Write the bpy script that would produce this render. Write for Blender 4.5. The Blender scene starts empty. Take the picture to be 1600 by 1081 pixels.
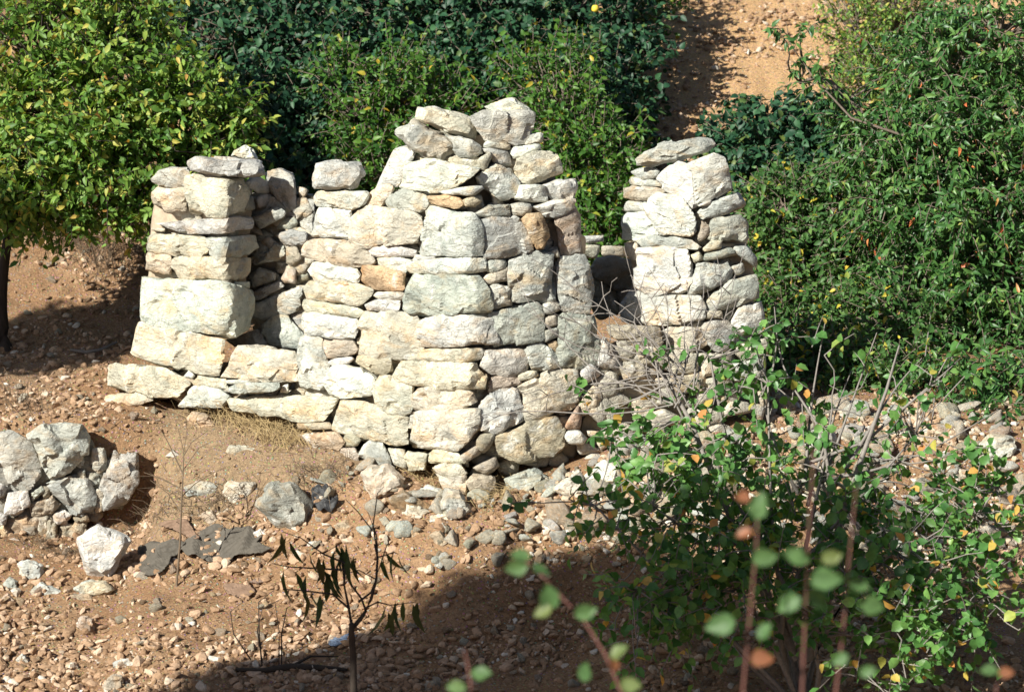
import bpy, bmesh, math, random
import numpy as np
from mathutils import Vector

random.seed(7)
rng = np.random.default_rng(11)
scene = bpy.context.scene
COL = scene.collection

# ------------------------------------------------------------------ camera, sky, sun, exposure
PITCH = math.radians(17.0)
FPX = 4444.4                      # focal length in photo pixels (100 mm on 36 mm, 1600 px)
FWD = np.array([0, math.cos(PITCH), -math.sin(PITCH)])
UP = np.array([0, math.sin(PITCH), math.cos(PITCH)])
RIGHT = np.array([1.0, 0, 0])
CX, CY = 800.0, 540.5
def ray(px, py):
    return FWD + RIGHT * ((px - CX) / FPX) + UP * ((CY - py) / FPX)
CAM = -20.0 * ray(728, 775)       # the pier's front corner foot is the world origin
cam_d = bpy.data.cameras.new('camera')
cam = bpy.data.objects.new('camera', cam_d); COL.objects.link(cam)
cam.location = CAM
cam.rotation_euler = (math.pi / 2 - PITCH, 0, 0)
cam_d.lens = 100.0; cam_d.sensor_width = 36.0
cam_d.clip_start = 0.1; cam_d.clip_end = 1000
cam_d.dof.use_dof = True; cam_d.dof.focus_distance = 20.2; cam_d.dof.aperture_fstop = 2.9
scene.camera = cam

SUN_EL = math.radians(38.0)
SUN_H = np.array([-0.72, -0.694])
SUN_H = SUN_H / np.linalg.norm(SUN_H)
SUN = np.array([SUN_H[0] * math.cos(SUN_EL), SUN_H[1] * math.cos(SUN_EL), math.sin(SUN_EL)])
w = bpy.data.worlds.new('World'); scene.world = w; w.use_nodes = True
nt = w.node_tree
sky = nt.nodes.new('ShaderNodeTexSky'); sky.sky_type = 'NISHITA'; sky.sun_disc = False
sky.sun_elevation = SUN_EL; sky.sun_rotation = math.atan2(SUN_H[0], SUN_H[1]) % (2 * math.pi)
bg = nt.nodes['Background']; bg.inputs['Strength'].default_value = 0.05
nt.links.new(sky.outputs['Color'], bg.inputs['Color'])
sd = bpy.data.lights.new('sun', 'SUN'); sd.energy = 5.0; sd.angle = math.radians(0.5); sd.color = (1.0, 0.98, 0.88)
so = bpy.data.objects.new('sun', sd); COL.objects.link(so)
so.rotation_euler = Vector(SUN).to_track_quat('Z', 'Y').to_euler(); so.location = (-8, -14, 12)
scene.view_settings.view_transform = 'Standard'; scene.view_settings.look = 'None'
scene.view_settings.gamma = 1.0; scene.view_settings.exposure = 0.80

# ------------------------------------------------------------------ small maths
def norm(a):
    a = np.asarray(a, float); return a / np.maximum(np.linalg.norm(a, axis=-1, keepdims=True), 1e-9)
def sstep(a, b, x):
    t = np.clip((x - a) / (b - a), 0, 1); return t * t * (3 - 2 * t)
_perm = np.random.default_rng(3).permutation(256); _perm = np.concatenate([_perm, _perm, _perm])
_grad = norm(np.random.default_rng(4).normal(size=(256, 3)))
def pnoise(P):
    P = np.asarray(P, float); i = np.floor(P).astype(int); f = P - i; i = i & 255
    u = f * f * f * (f * (f * 6 - 15) + 10)
    out = 0
    for dx in (0, 1):
        for dy in (0, 1):
            for dz in (0, 1):
                h = _perm[_perm[_perm[(i[..., 0] + dx) & 255] + ((i[..., 1] + dy) & 255)] + ((i[..., 2] + dz) & 255)]
                d = f - np.array([dx, dy, dz])
                g = (_grad[h] * d).sum(-1)
                wgt = (u[..., 0] if dx else 1 - u[..., 0]) * (u[..., 1] if dy else 1 - u[..., 1]) * (u[..., 2] if dz else 1 - u[..., 2])
                out = out + g * wgt
    return out * 1.6
def n2(x, y, s, o=0.0):
    return pnoise(np.stack([np.asarray(x) * s, np.asarray(y) * s, np.full(np.shape(x), o)], -1))

# ------------------------------------------------------------------ ground height
T35, T33 = math.tan(math.radians(35)), math.tan(math.radians(14))
def ground_smooth(x, y):
    x = np.asarray(x, float); y = np.asarray(y, float)
    yl = np.where(x < 0, -x * T35, x * 0 + np.minimum(x, 1.4) * T33 + 0.40 * sstep(1.5, 2.6, x))
    s = yl - y
    right = sstep(0.5, 1.3, x)
    slope = 0.10 - 0.07 * sstep(-1.9, -2.6, x) - 0.62 * sstep(-0.05, 1.5, s)                       # falls away in front of the wall
    slope_r = 0.33 - 0.75 * sstep(-0.25, 1.5, s)                     # rubble bank on the right
    z = slope * (1 - right) + slope_r * right
    z = z - 0.10 * np.exp(-((x) / 0.5) ** 2) * sstep(-0.4, 0.0, s) * (1 - sstep(0.2, 0.8, s))
    left = sstep(-2.2, -2.5, x)                                    # the terrace step behind the left wall
    zt = 0.11 - 0.80 * sstep(1.36, 1.16, y)
    z = z * (1 - left) + zt * left
    z = z - 0.10 * sstep(0.8, -3, y)
    z = z + 0.23 * np.maximum(0, y - 3.2) * sstep(3.2, 5.0, y) * (1 - 0.6 * sstep(12, 40, y))
    z = z + 0.42 * np.maximum(0, -4.6 - y) * sstep(-4.6, -6.5, y) * (1 - 0.5 * sstep(-15, -40, y))
    return z
def ground(x, y):
    z = ground_smooth(x, y)
    return z + 0.035 * n2(x, y, 1.7) + 0.02 * n2(x, y, 5.0, 3.3) + 0.020 * n2(x, y, 10.0, 7.7) + 0.008 * n2(x, y, 21.0, 1.7)
def ghit(px, py):
    r = ray(px, py); t = np.linspace(10, 60, 2001)
    P = CAM + r * t[:, None]
    below = P[:, 2] < ground(P[:, 0], P[:, 1])
    i = int(np.argmax(below)) if below.any() else 2000
    return P[i], t[i]
def at(px, py, zc):
    return CAM + ray(px, py) * zc

# ------------------------------------------------------------------ mesh / object helpers
def mesh_tris(name, V, T, smooth=True):
    V = np.ascontiguousarray(V, dtype=np.float32); T = np.ascontiguousarray(T, dtype=np.int32)
    me = bpy.data.meshes.new(name)
    me.vertices.add(len(V)); me.vertices.foreach_set('co', V.ravel())
    me.loops.add(T.size); me.loops.foreach_set('vertex_index', T.ravel())
    me.polygons.add(len(T)); me.polygons.foreach_set('loop_start', np.arange(0, T.size, 3, dtype=np.int32))
    me.polygons.foreach_set('loop_total', np.full(len(T), 3, dtype=np.int32))
    me.polygons.foreach_set('use_smooth', np.full(len(T), smooth, dtype=bool))
    me.update(calc_edges=True); me.validate()
    return me
def link(name, me, mat=None, parent=None, loc=None):
    o = bpy.data.objects.new(name, me); COL.objects.link(o)
    if mat is not None and me is not None: me.materials.append(mat)
    if parent is not None: o.parent = parent
    if loc is not None: o.location = loc
    return o
def tag(o, label=None, cat=None, group=None, kind=None):
    if label: o['label'] = label
    if cat: o['category'] = cat
    if group: o['group'] = group
    if kind: o['kind'] = kind
    return o
def root(name, loc, label, cat, group=None):
    o = bpy.data.objects.new(name, None); COL.objects.link(o); o.location = loc; o.empty_display_size = 0.2
    return tag(o, label, cat, group)
def child(name, V, T, mat, parent, smooth=True):
    V = np.asarray(V) - np.array(parent.location)
    return link(name, mesh_tris(name, V, T, smooth), mat, parent)

# ------------------------------------------------------------------ materials
def nodes_of(name):
    m = bpy.data.materials.new(name); m.use_nodes = True; n = m.node_tree.nodes
    return m, n, m.node_tree.links, n['Principled BSDF']
def N(n, t, **kw):
    o = n.new(t)
    for k, v in kw.items(): setattr(o, k, v)
    return o
def ramp(n, stops, interp='LINEAR'):
    r = n.new('ShaderNodeValToRGB'); r.color_ramp.interpolation = interp
    e = r.color_ramp.elements
    while len(e) < len(stops): e.new(0.5)
    for i, (p, c) in enumerate(stops):
        e[i].position = p; e[i].color = (*c, 1) if len(c) == 3 else c
    return r
def mixc(n, l, fac, a, b, mode='MIX'):
    x = n.new('ShaderNodeMix'); x.data_type = 'RGBA'; x.blend_type = mode
    for sock, v in ((x.inputs[0], fac), (x.inputs[6], a), (x.inputs[7], b)):
        if hasattr(v, 'is_linked') or isinstance(v, bpy.types.NodeSocket): l.new(v, sock)
        elif isinstance(v, tuple): sock.default_value = (*v, 1)
        else: sock.default_value = v
    return x.outputs[2]
def noise(n, l, vec, scale, detail=5, rough=0.6, dist=0.0):
    t = n.new('ShaderNodeTexNoise'); t.inputs['Scale'].default_value = scale; t.inputs['Detail'].default_value = detail
    t.inputs['Roughness'].default_value = rough; t.inputs['Distortion'].default_value = dist
    l.new(vec, t.inputs['Vector']); return t.outputs['Fac']

def stone_material():
    m, n, l, b = nodes_of('limestone')
    tc = N(n, 'ShaderNodeTexCoord'); oi = N(n, 'ShaderNodeObjectInfo')
    mul = N(n, 'ShaderNodeMath', operation='MULTIPLY'); mul.inputs[1].default_value = 57.0
    l.new(oi.outputs['Random'], mul.inputs[0])
    add = N(n, 'ShaderNodeVectorMath', operation='ADD'); l.new(tc.outputs['Object'], add.inputs[0]); l.new(mul.outputs[0], add.inputs[1])
    vec = add.outputs[0]
    mp = N(n, 'ShaderNodeMapping'); mp.inputs['Scale'].default_value = (1, 1, 1.9); l.new(vec, mp.inputs['Vector'])
    strata = mp.outputs['Vector']
    base = oi.outputs['Color']
    big = noise(n, l, vec, 5.5, 4, 0.55, 0.6)
    c1 = mixc(n, l, ramp_out(n, l, big, [(0.38, (0, 0, 0)), (0.66, (1, 1, 1))]), (0.70, 0.72, 0.72), (1.10, 1.09, 1.05))
    col = mixc(n, l, 1.0, base, c1, 'MULTIPLY')
    rust = ramp_out(n, l, noise(n, l, strata, 4.2, 5, 0.6, 0.8), [(0.50, (0, 0, 0)), (0.68, (0.9, 0.9, 0.9))])
    col = mixc(n, l, rust, col, mixc(n, l, 1.0, col, (1.10, 0.87, 0.66), 'MULTIPLY'))
    pale = ramp_out(n, l, noise(n, l, vec, 7.5, 6, 0.65, 0.4), [(0.57, (0, 0, 0)), (0.68, (0.6, 0.6, 0.6))])
    col = mixc(n, l, pale, col, (0.72, 0.71, 0.67))
    lich = ramp_out(n, l, noise(n, l, vec, 16, 7, 0.7, 0.3), [(0.52, (0, 0, 0)), (0.64, (0.8, 0.8, 0.8))])
    lm = N(n, 'ShaderNodeMath', operation='MULTIPLY'); fr = N(n, 'ShaderNodeMath', operation='FRACT'); m9 = N(n, 'ShaderNodeMath', operation='MULTIPLY'); m9.inputs[1].default_value = 17.3
    l.new(oi.outputs['Random'], m9.inputs[0]); l.new(m9.outputs[0], fr.inputs[0]); l.new(fr.outputs[0], lm.inputs[0]); l.new(lich, lm.inputs[1])
    col = mixc(n, l, lm.outputs[0], col, mixc(n, l, 1.0, col, (0.58, 0.62, 0.61), 'MULTIPLY'))
    grain = ramp_out(n, l, noise(n, l, vec, 85, 4, 0.7), [(0.3, (0.80, 0.79, 0.77)), (0.7, (1.12, 1.12, 1.12))])
    col = mixc(n, l, 0.85, col, mixc(n, l, 1.0, col, grain, 'MULTIPLY'))
    vor = N(n, 'ShaderNodeTexVoronoi', feature='DISTANCE_TO_EDGE'); vor.inputs['Scale'].default_value = 5.0
    wv = N(n, 'ShaderNodeVectorMath', operation='ADD'); l.new(strata, wv.inputs[0])
    nz = n.new('ShaderNodeTexNoise'); nz.inputs['Scale'].default_value = 6; l.new(vec, nz.inputs['Vector']); l.new(nz.outputs['Color'], wv.inputs[1])
    l.new(wv.outputs[0], vor.inputs['Vector'])
    crack = ramp_out(n, l, vor.outputs['Distance'], [(0.0, (0.62, 0.58, 0.52)), (0.025, (1, 1, 1))])
    col = mixc(n, l, 0.5, col, mixc(n, l, 1.0, col, crack, 'MULTIPLY'))
    l.new(col, b.inputs['Base Color'])
    b.inputs['Roughness'].default_value = 0.9; b.inputs['Specular IOR Level'].default_value = 0.2
    s1 = noise(n, l, strata, 11, 8, 0.6, 0.8); s2 = noise(n, l, vec, 45, 6, 0.65)
    mm = N(n, 'ShaderNodeMath', operation='MULTIPLY_ADD'); l.new(s2, mm.inputs[0]); mm.inputs[1].default_value = 0.28; l.new(s1, mm.inputs[2])
    m3 = N(n, 'ShaderNodeMath', operation='MULTIPLY_ADD'); l.new(crack, m3.inputs[0]); m3.inputs[1].default_value = 0.25; l.new(mm.outputs[0], m3.inputs[2])
    bp = N(n, 'ShaderNodeBump'); bp.inputs['Strength'].default_value = 0.8; bp.inputs['Distance'].default_value = 0.04
    l.new(m3.outputs[0], bp.inputs['Height']); l.new(bp.outputs[0], b.inputs['Normal'])
    return m
def ramp_out(n, l, fac, stops):
    r = ramp(n, stops); l.new(fac, r.inputs[0]); return r.outputs['Color']

def earth_material():
    m, n, l, b = nodes_of('earth')
    tc = N(n, 'ShaderNodeTexCoord'); vec = tc.outputs['Object']
    a = noise(n, l, vec, 1.3, 6, 0.6, 0.3)
    col = ramp_out(n, l, a, [(0.32, (0.25, 0.162, 0.098)), (0.5, (0.335, 0.222, 0.138)), (0.7, (0.40, 0.285, 0.19))])
    red = ramp_out(n, l, noise(n, l, vec, 3.1, 5, 0.6), [(0.5, (0, 0, 0)), (0.7, (0.5, 0.5, 0.5))])
    col = mixc(n, l, red, col, (0.36, 0.21, 0.125))
    ap = N(n, 'ShaderNodeAttribute', attribute_name='pale'); col = mixc(n, l, ap.outputs['Fac'], col, mixc(n, l, a, (0.48, 0.31, 0.165), (0.62, 0.44, 0.265)))
    at_ = N(n, 'ShaderNodeAttribute', attribute_name='soil'); col = mixc(n, l, at_.outputs['Fac'], col, mixc(n, l, a, (0.25, 0.185, 0.125), (0.36, 0.28, 0.19)))
    g = ramp_out(n, l, noise(n, l, vec, 45, 6, 0.75), [(0.34, (0.55, 0.52, 0.5)), (0.5, (1, 1, 1)), (0.68, (1.35, 1.32, 1.25))])
    col = mixc(n, l, 1.0, col, g, 'MULTIPLY')
    vo = N(n, 'ShaderNodeTexVoronoi'); vo.inputs['Scale'].default_value = 38; l.new(vec, vo.inputs['Vector'])
    peb = ramp_out(n, l, vo.outputs['Distance'], [(0.22, (0.55, 0.55, 0.55)), (0.34, (0, 0, 0))])
    col = mixc(n, l, peb, col, mixc(n, l, 0.5, vo.outputs['Color'], (0.46, 0.36, 0.25)))
    # keep pebbles earthy
    col = mixc(n, l, 0.55, col, mixc(n, l, 1.0, col, (1.0, 0.85, 0.70), 'MULTIPLY'))
    l.new(col, b.inputs['Base Color']); b.inputs['Roughness'].default_value = 0.95; b.inputs['Specular IOR Level'].default_value = 0.1
    h1 = noise(n, l, vec, 26, 8, 0.75, 0.2)
    mm = N(n, 'ShaderNodeMath', operation='MULTIPLY_ADD'); l.new(peb, mm.inputs[0]); mm.inputs[1].default_value = 0.5; l.new(h1, mm.inputs[2])
    bp = N(n, 'ShaderNodeBump'); bp.inputs['Strength'].default_value = 0.9; bp.inputs['Distance'].default_value = 0.04
    l.new(mm.outputs[0], bp.inputs['Height']); l.new(bp.outputs[0], b.inputs['Normal'])
    return m

def gravel_material(name, stops):
    m, n, l, b = nodes_of(name)
    ge = N(n, 'ShaderNodeNewGeometry'); tc = N(n, 'ShaderNodeTexCoord')
    col = ramp_out(n, l, ge.outputs['Random Per Island'], stops)
    g = ramp_out(n, l, noise(n, l, tc.outputs['Object'], 60, 5, 0.7), [(0.3, (0.72, 0.70, 0.68)), (0.7, (1.18, 1.18, 1.18))])
    col = mixc(n, l, 1.0, col, g, 'MULTIPLY')
    l.new(col, b.inputs['Base Color']); b.inputs['Roughness'].default_value = 0.95; b.inputs['Specular IOR Level'].default_value = 0.1
    bp = N(n, 'ShaderNodeBump'); bp.inputs['Strength'].default_value = 0.5; bp.inputs['Distance'].default_value = 0.01
    l.new(noise(n, l, tc.outputs['Object'], 90, 4, 0.7), bp.inputs['Height']); l.new(bp.outputs[0], b.inputs['Normal'])
    return m

def leaf_material(name, stops, rough=0.5, trans=0.3, spec=0.35):
    m, n, l, b = nodes_of(name)
    ge = N(n, 'ShaderNodeNewGeometry'); tc = N(n, 'ShaderNodeTexCoord')
    cl = noise(n, l, tc.outputs['Object'], 2.6, 3, 0.6)
    sh = N(n, 'ShaderNodeMath', operation='MULTIPLY_ADD'); l.new(cl, sh.inputs[0]); sh.inputs[1].default_value = 0.75; sh.inputs[2].default_value = -0.375
    fc = N(n, 'ShaderNodeMath', operation='ADD', use_clamp=True); l.new(ge.outputs['Random Per Island'], fc.inputs[0]); l.new(sh.outputs[0], fc.inputs[1])
    lo = N(n, 'ShaderNodeMath', operation='MINIMUM'); l.new(fc.outputs[0], lo.inputs[0]); lo.inputs[1].default_value = 0.9
    hi = N(n, 'ShaderNodeMath', operation='GREATER_THAN'); l.new(ge.outputs['Random Per Island'], hi.inputs[0]); hi.inputs[1].default_value = 0.9
    sel = N(n, 'ShaderNodeMix'); l.new(hi.outputs[0], sel.inputs[0]); l.new(lo.outputs[0], sel.inputs[2]); l.new(ge.outputs['Random Per Island'], sel.inputs[3])
    col = ramp_out(n, l, sel.outputs[0], stops)
    g = ramp_out(n, l, noise(n, l, tc.outputs['Object'], 40, 3, 0.6), [(0.3, (0.8, 0.8, 0.8)), (0.7, (1.2, 1.2, 1.15))])
    col = mixc(n, l, 1.0, col, g, 'MULTIPLY')
    l.new(col, b.inputs['Base Color']); b.inputs['Roughness'].default_value = rough; b.inputs['Specular IOR Level'].default_value = spec
    tr = N(n, 'ShaderNodeBsdfTranslucent'); l.new(mixc(n, l, 1.0, col, (1.5, 1.5, 0.6), 'MULTIPLY'), tr.inputs['Color'])
    mx = N(n, 'ShaderNodeMixShader'); mx.inputs[0].default_value = trans
    l.new(b.outputs[0], mx.inputs[1]); l.new(tr.outputs[0], mx.inputs[2])
    l.new(mx.outputs[0], n['Material Output'].inputs['Surface'])
    return m
def plain(name, c, rough=0.85, var=0.3, scale=20, stretch=(1, 1, 1), bump=0.4):
    m, n, l, b = nodes_of(name)
    tc = N(n, 'ShaderNodeTexCoord'); mp = N(n, 'ShaderNodeMapping'); mp.inputs['Scale'].default_value = stretch
    l.new(tc.outputs['Object'], mp.inputs['Vector'])
    f = noise(n, l, mp.outputs['Vector'], scale, 6, 0.7)
    col = ramp_out(n, l, f, [(0.25, tuple(x * (1 - var) for x in c)), (0.75, tuple(x * (1 + var) for x in c))])
    l.new(col, b.inputs['Base Color']); b.inputs['Roughness'].default_value = rough; b.inputs['Specular IOR Level'].default_value = 0.2
    bp = N(n, 'ShaderNodeBump'); bp.inputs['Strength'].default_value = bump; bp.inputs['Distance'].default_value = 0.01
    l.new(f, bp.inputs['Height']); l.new(bp.outputs[0], b.inputs['Normal'])
    return m

M_STONE = stone_material(); M_EARTH = earth_material()
M_GRAVEL = gravel_material('gravel', [(0.0, (0.24, 0.15, 0.09)), (0.45, (0.36, 0.235, 0.148)), (0.75, (0.46, 0.315, 0.215)), (0.93, (0.53, 0.41, 0.30)), (1.0, (0.60, 0.56, 0.49))])
M_SCREE = gravel_material('scree', [(0.0, (0.34, 0.22, 0.13)), (0.35, (0.44, 0.32, 0.21)), (0.7, (0.52, 0.44, 0.34)), (1.0, (0.64, 0.61, 0.56))])
M_CORE = plain('rubble core', (0.38, 0.31, 0.23), 0.95, 0.4, 12)
M_BARK = plain('bark', (0.16, 0.125, 0.10), 0.9, 0.4, 30, (1, 1, 0.3))
M_GREYBARK = plain('grey twig bark', (0.23, 0.205, 0.185), 0.9, 0.3, 40)
M_DARKBARK = plain('dark bark', (0.045, 0.035, 0.028), 0.9, 0.4, 30, (1, 1, 0.3))
M_REDSTEM = plain('red shoot bark', (0.17, 0.075, 0.06), 0.7, 0.25, 30)
M_STRAW = plain('dry straw', (0.42, 0.31, 0.16), 0.9, 0.3, 30)
M_DEADWEED = plain('dead weed', (0.15, 0.11, 0.075), 0.9, 0.3, 30)
M_TARP = plain('grey tarp', (0.095, 0.083, 0.068), 0.75, 0.25, 14)
M_BROWNBOARD = plain('brown board', (0.20, 0.13, 0.09), 0.8, 0.25, 14)
M_BLUE = plain('blue plastic', (0.22, 0.28, 0.38), 0.4, 0.3, 18)
M_FRUIT = plain('yellow fruit', (0.72, 0.52, 0.06), 0.45, 0.12, 18, bump=0.1)

PAL = {'w': (0.585, 0.58, 0.54), 'c': (0.59, 0.54, 0.445), 'g': (0.455, 0.455, 0.42), 'o': (0.55, 0.40, 0.26),
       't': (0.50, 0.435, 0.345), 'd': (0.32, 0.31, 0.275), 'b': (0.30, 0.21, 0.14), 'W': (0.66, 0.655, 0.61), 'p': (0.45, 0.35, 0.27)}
def tint(code):
    c = np.array(PAL[code]) * (1 + rng.normal(0, 0.05)) * (1 + rng.normal(0, 0.018, 3))
    return (*np.clip(c, 0.02, 0.8), 1.0)

# ------------------------------------------------------------------ stones
def icosphere(k):
    bm = bmesh.new(); bmesh.ops.create_icosphere(bm, subdivisions=k, radius=1.0)
    bm.verts.ensure_lookup_table()
    V = np.array([v.co[:] for v in bm.verts]); V = norm(V)
    T = np.array([[v.index for v in f.verts] for f in bm.faces]); bm.free(); return V, T
ICO = {k: icosphere(k) for k in (1, 2, 3, 4, 5)}
def hull_planes(P):
    bm = bmesh.new()
    for p in P: bm.verts.new(p)
    r = bmesh.ops.convex_hull(bm, input=bm.verts[:], use_existing_faces=False)
    bm.normal_update()
    pl = []
    for f in sorted(bm.faces, key=lambda f: -f.calc_area()):
        nrm = np.array(f.normal[:]); c = np.array(f.calc_center_median()[:])
        if f.calc_area() < 1e-8: continue
        if nrm @ c < 0: nrm = -nrm
        h = nrm @ c
        if any(nrm @ a > 0.985 and abs(h - hh) < 0.06 * max(hh, 1e-3) for a, hh in pl): continue
        pl.append((nrm, max(h, 1e-3)))
    bm.free()
    return np.array([a for a, _ in pl]), np.array([h for _, h in pl])
def stone_mesh(name, P, level=4, p=None, rough=1.0, grow=1.03, facets=6):
    """a rounded, chipped convex block through the hull of the points P; returns mesh with origin at its centre"""
    P = np.asarray(P, float)
    c = 0.5 * (P.max(0) + P.min(0)); Q = P - c
    if p is None: p = rng.uniform(90, 170)
    A, h = hull_planes(Q)
    cov = np.cov(Q.T) + np.eye(3) * 1e-6; ev, E = np.linalg.eigh(cov); ext = np.sqrt(ev) + 0.3 * np.sqrt(ev).max()
    D0, T = ICO[level]
    D = norm((D0 * ext) @ E.T)
    if np.linalg.det(E) < 0: T = T[:, ::-1]
    size = np.sqrt(ev).mean()
    for _ in range(facets):                                # struck-off corners
        d = norm(rng.normal(size=3)); sup = (Q @ d).max()
        A = np.vstack([A, d]); h = np.append(h, sup * rng.uniform(0.94, 1.0))
    R = np.maximum(D @ A.T, 1e-6) / h
    Rm = R.max(1, keepdims=True); r = ((R / Rm) ** p).sum(1) ** (-1 / p) / Rm[:, 0]
    V = D * r[:, None] * grow
    off = rng.uniform(-50, 50, 3)
    s = max(size, 0.02)
    X = V / s
    nn = norm(V)
    K = 22 if level >= 4 else 10                            # fracture planes: each patch of the surface tilts its own way
    C_ = V[rng.integers(0, len(V), K)]; G_ = rng.normal(0, 0.22, (K, 3)); H_ = rng.normal(0, 0.015, K)
    dd = ((V[:, None] - C_[None]) ** 2).sum(-1) / (s * s)
    wt = np.exp(-(dd - dd.min(1, keepdims=True)) / 0.010); wt /= wt.sum(1, keepdims=True)
    fr = (wt * (((V[:, None] - C_[None]) * G_[None]).sum(-1) / s + H_[None])).sum(1)
    d1 = np.clip(fr, -0.11, 0.09) + pnoise(X * 0.6 + off) * 0.05
    st = pnoise(X * np.array([1.6, 1.6, 3.2]) + off + 21) * 0.022
    rd = (0.5 - np.abs(pnoise(X * 2.6 + off + 31))) * 0.04 + pnoise(X * 6.0 + off + 41) * 0.018
    V = V + nn * ((d1 + st + rd) * s * rough)[:, None]
    me = mesh_tris(name, V, T, True)
    if level >= 4: me.set_sharp_from_angle(angle=math.radians(24))
    return me, c

def dense(poly, step=9.0):
    out = []
    n = len(poly)
    for i in range(n):
        a = np.array(poly[i], float); b = np.array(poly[(i + 1) % n], float)
        k = max(1, int(np.linalg.norm(b - a) / step))
        for j in range(k): out.append(a + (b - a) * j / k)
    return np.array(out)
CROP = {'A': (140, 220, 4), 'B': (140, 450, 4), 'C': (460, 140, 16 / 3), 'D': (700, 140, 16 / 3), 'E': (460, 320, 16 / 3), 'F': (700, 320, 16 / 3),
        'G': (460, 510, 16 / 3), 'H': (700, 510, 16 / 3), 'I': (900, 200, 5), 'J': (900, 400, 5), 'K': (0, 620, 4), 'M': (380, 680, 4),
        'N': (0, 860, 4), 'Q': (700, 700, 2.838), 'R': (1150, 600, 2.2467), 'X': (0, 0, 1)}
def pix(crop, s):
    ox, oy, k = CROP[crop]
    v = [float(t) for t in s.replace(';', ' ').replace(',', ' ').split()]
    return [(ox + v[i] / k, oy + v[i + 1] / k) for i in range(0, len(v), 2)]

def plane(n, p0, batter=0.0):
    n = norm(np.array([n[0], n[1], math.tan(math.radians(batter))])); return n, float(n @ np.asarray(p0, float))
def thit(pl, r):
    n, d = pl; return (d - n @ CAM) / (n @ r)
a35, a33 = math.radians(35), math.radians(14)
LN = np.array([-math.sin(a35), -math.cos(a35), 0]); RN = np.array([math.sin(a33), -math.cos(a33), 0])
P_L = plane(LN, (0, 0, 0), 4.5)
P_R = plane(RN, (0, 0, 0), 4.5)
def on(pl, px, py):
    r = ray(px, py); return CAM + r * thit(pl, r)
# the left pier's reveal, square to the front face, turning back at pixel column 350
VN = np.array([math.cos(a35), -math.sin(a35), 0])
P_V = plane(VN, on(P_L, 352, 470), 1.5)
P_W = plane(LN, LN * -0.58, 3.0)                    # recessed back of the niche
P_J = plane(LN, on(P_R, 1086, 480), 5.0)            # jamb of the right-hand opening
P_K = plane(RN, RN * -2.2, 0.0)                    # far wall seen through the opening
SURF = {'C': (P_L, P_R), 'L': (P_L, P_V), 'W': (P_W,), 'R': (P_R, P_J), 'K': (P_K,), 'F': None}

def wall_points(poly, surf, setback=0.0, depth=None):
    E = dense(poly); pts = []; rays = []
    pls = SURF[surf]
    cen = E.mean(0)
    ins = [cen + (e - cen) * 0.62 for e in E[::max(1, len(E) // 5)]]
    for q in E:
        r = ray(*q); t = max(thit(p, r) for p in pls) + setback
        pts.append(CAM + r * t); rays.append(r)
    pts = np.array(pts); rays = np.array(rays)
    inn = []
    for q in ins:
        r = ray(*q); t = max(thit(p, r) for p in pls) + setback
        inn.append(CAM + r * t)
    inn = np.array(inn)
    w = np.ptp(E[:, 0]) / 218.0; hgt = np.ptp(E[:, 1]) / 208.0; m = min(w, hgt)
    if depth is None: depth = float(np.clip(1.1 * m + 0.05, 0.12, 0.40))
    bulge = min(0.10 * m, 0.018)
    front = pts + rays * (0.35 * bulge + 0.01)
    inner = inn - ray(*cen) * bulge * rng.uniform(0.1, 1.0, (len(inn), 1))
    back = pts + rays * depth
    bc = back.mean(0); back = bc + (back - bc) * 0.93
    return np.vstack([front, inner, back]), m
def rock_points(poly, zc, thick=0.75):
    E = dense(poly, 7.0); cen = E.mean(0)
    rays = np.array([ray(*q) for q in E]); ctr = ray(*cen)
    pts = CAM + rays * zc
    w = np.ptp(E[:, 0]) * zc / FPX; hgt = np.ptp(E[:, 1]) * zc / FPX
    dep = thick * (0.55 * w + 0.45 * hgt)
    def layer(k, sh): 
        q = CAM + np.array([ray(*(cen + (e - cen) * k)) for e in E]) * (zc + sh * dep); return q
    return np.vstack([layer(1.0, 0.0), layer(0.97, 0.12), layer(0.72, -0.38), layer(0.7, 0.5)]), dep

# ------------------------------------------------------------------ ground sheet
def axis(lo, hi, step, far, g=1.16):
    a = list(np.arange(lo, hi + 1e-6, step)); s = step
    while a[-1] < far: s *= g; a.append(a[-1] + s)
    s = step
    while a[0] > -far: s *= g; a.insert(0, a[0] - s)
    return np.array(a)
gx = axis(-5.2, 5.6, 0.05, 220); gy = axis(-4.0, 5.0, 0.045, 260)
GX, GY = np.meshgrid(gx, gy); GZ = ground(GX, GY)
nx, ny = len(gx), len(gy)
V = np.stack([GX.ravel(), GY.ravel(), GZ.ravel()], -1)
I = (np.arange(ny - 1)[:, None] * nx + np.arange(nx - 1)[None]).ravel()
T = np.vstack([np.stack([I, I + 1, I + nx + 1], -1), np.stack([I, I + nx + 1, I + nx], -1)])
gme = mesh_tris('ground', V, T, True)
soil = gme.attributes.new('soil', 'FLOAT', 'POINT')
_x, _y = V[:, 0], V[:, 1]
_m = sstep(-2.6, -2.1, _x) * (1 - sstep(-0.7, -0.2, _x)) * sstep(0.15, 0.5, _y + 0.15 * n2(_x, _y, 2.0, 8.0)) * (1 - sstep(1.6, 2.2, _y))
pale = gme.attributes.new('pale', 'FLOAT', 'POINT'); pale.data.foreach_set('value', (sstep(4.0, 5.5, _y) * sstep(-1, 0.5, _x)).astype(np.float32))
soil.data.foreach_set('value', _m.astype(np.float32))
tag(link('ground', gme, M_EARTH), kind='structure')

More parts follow.
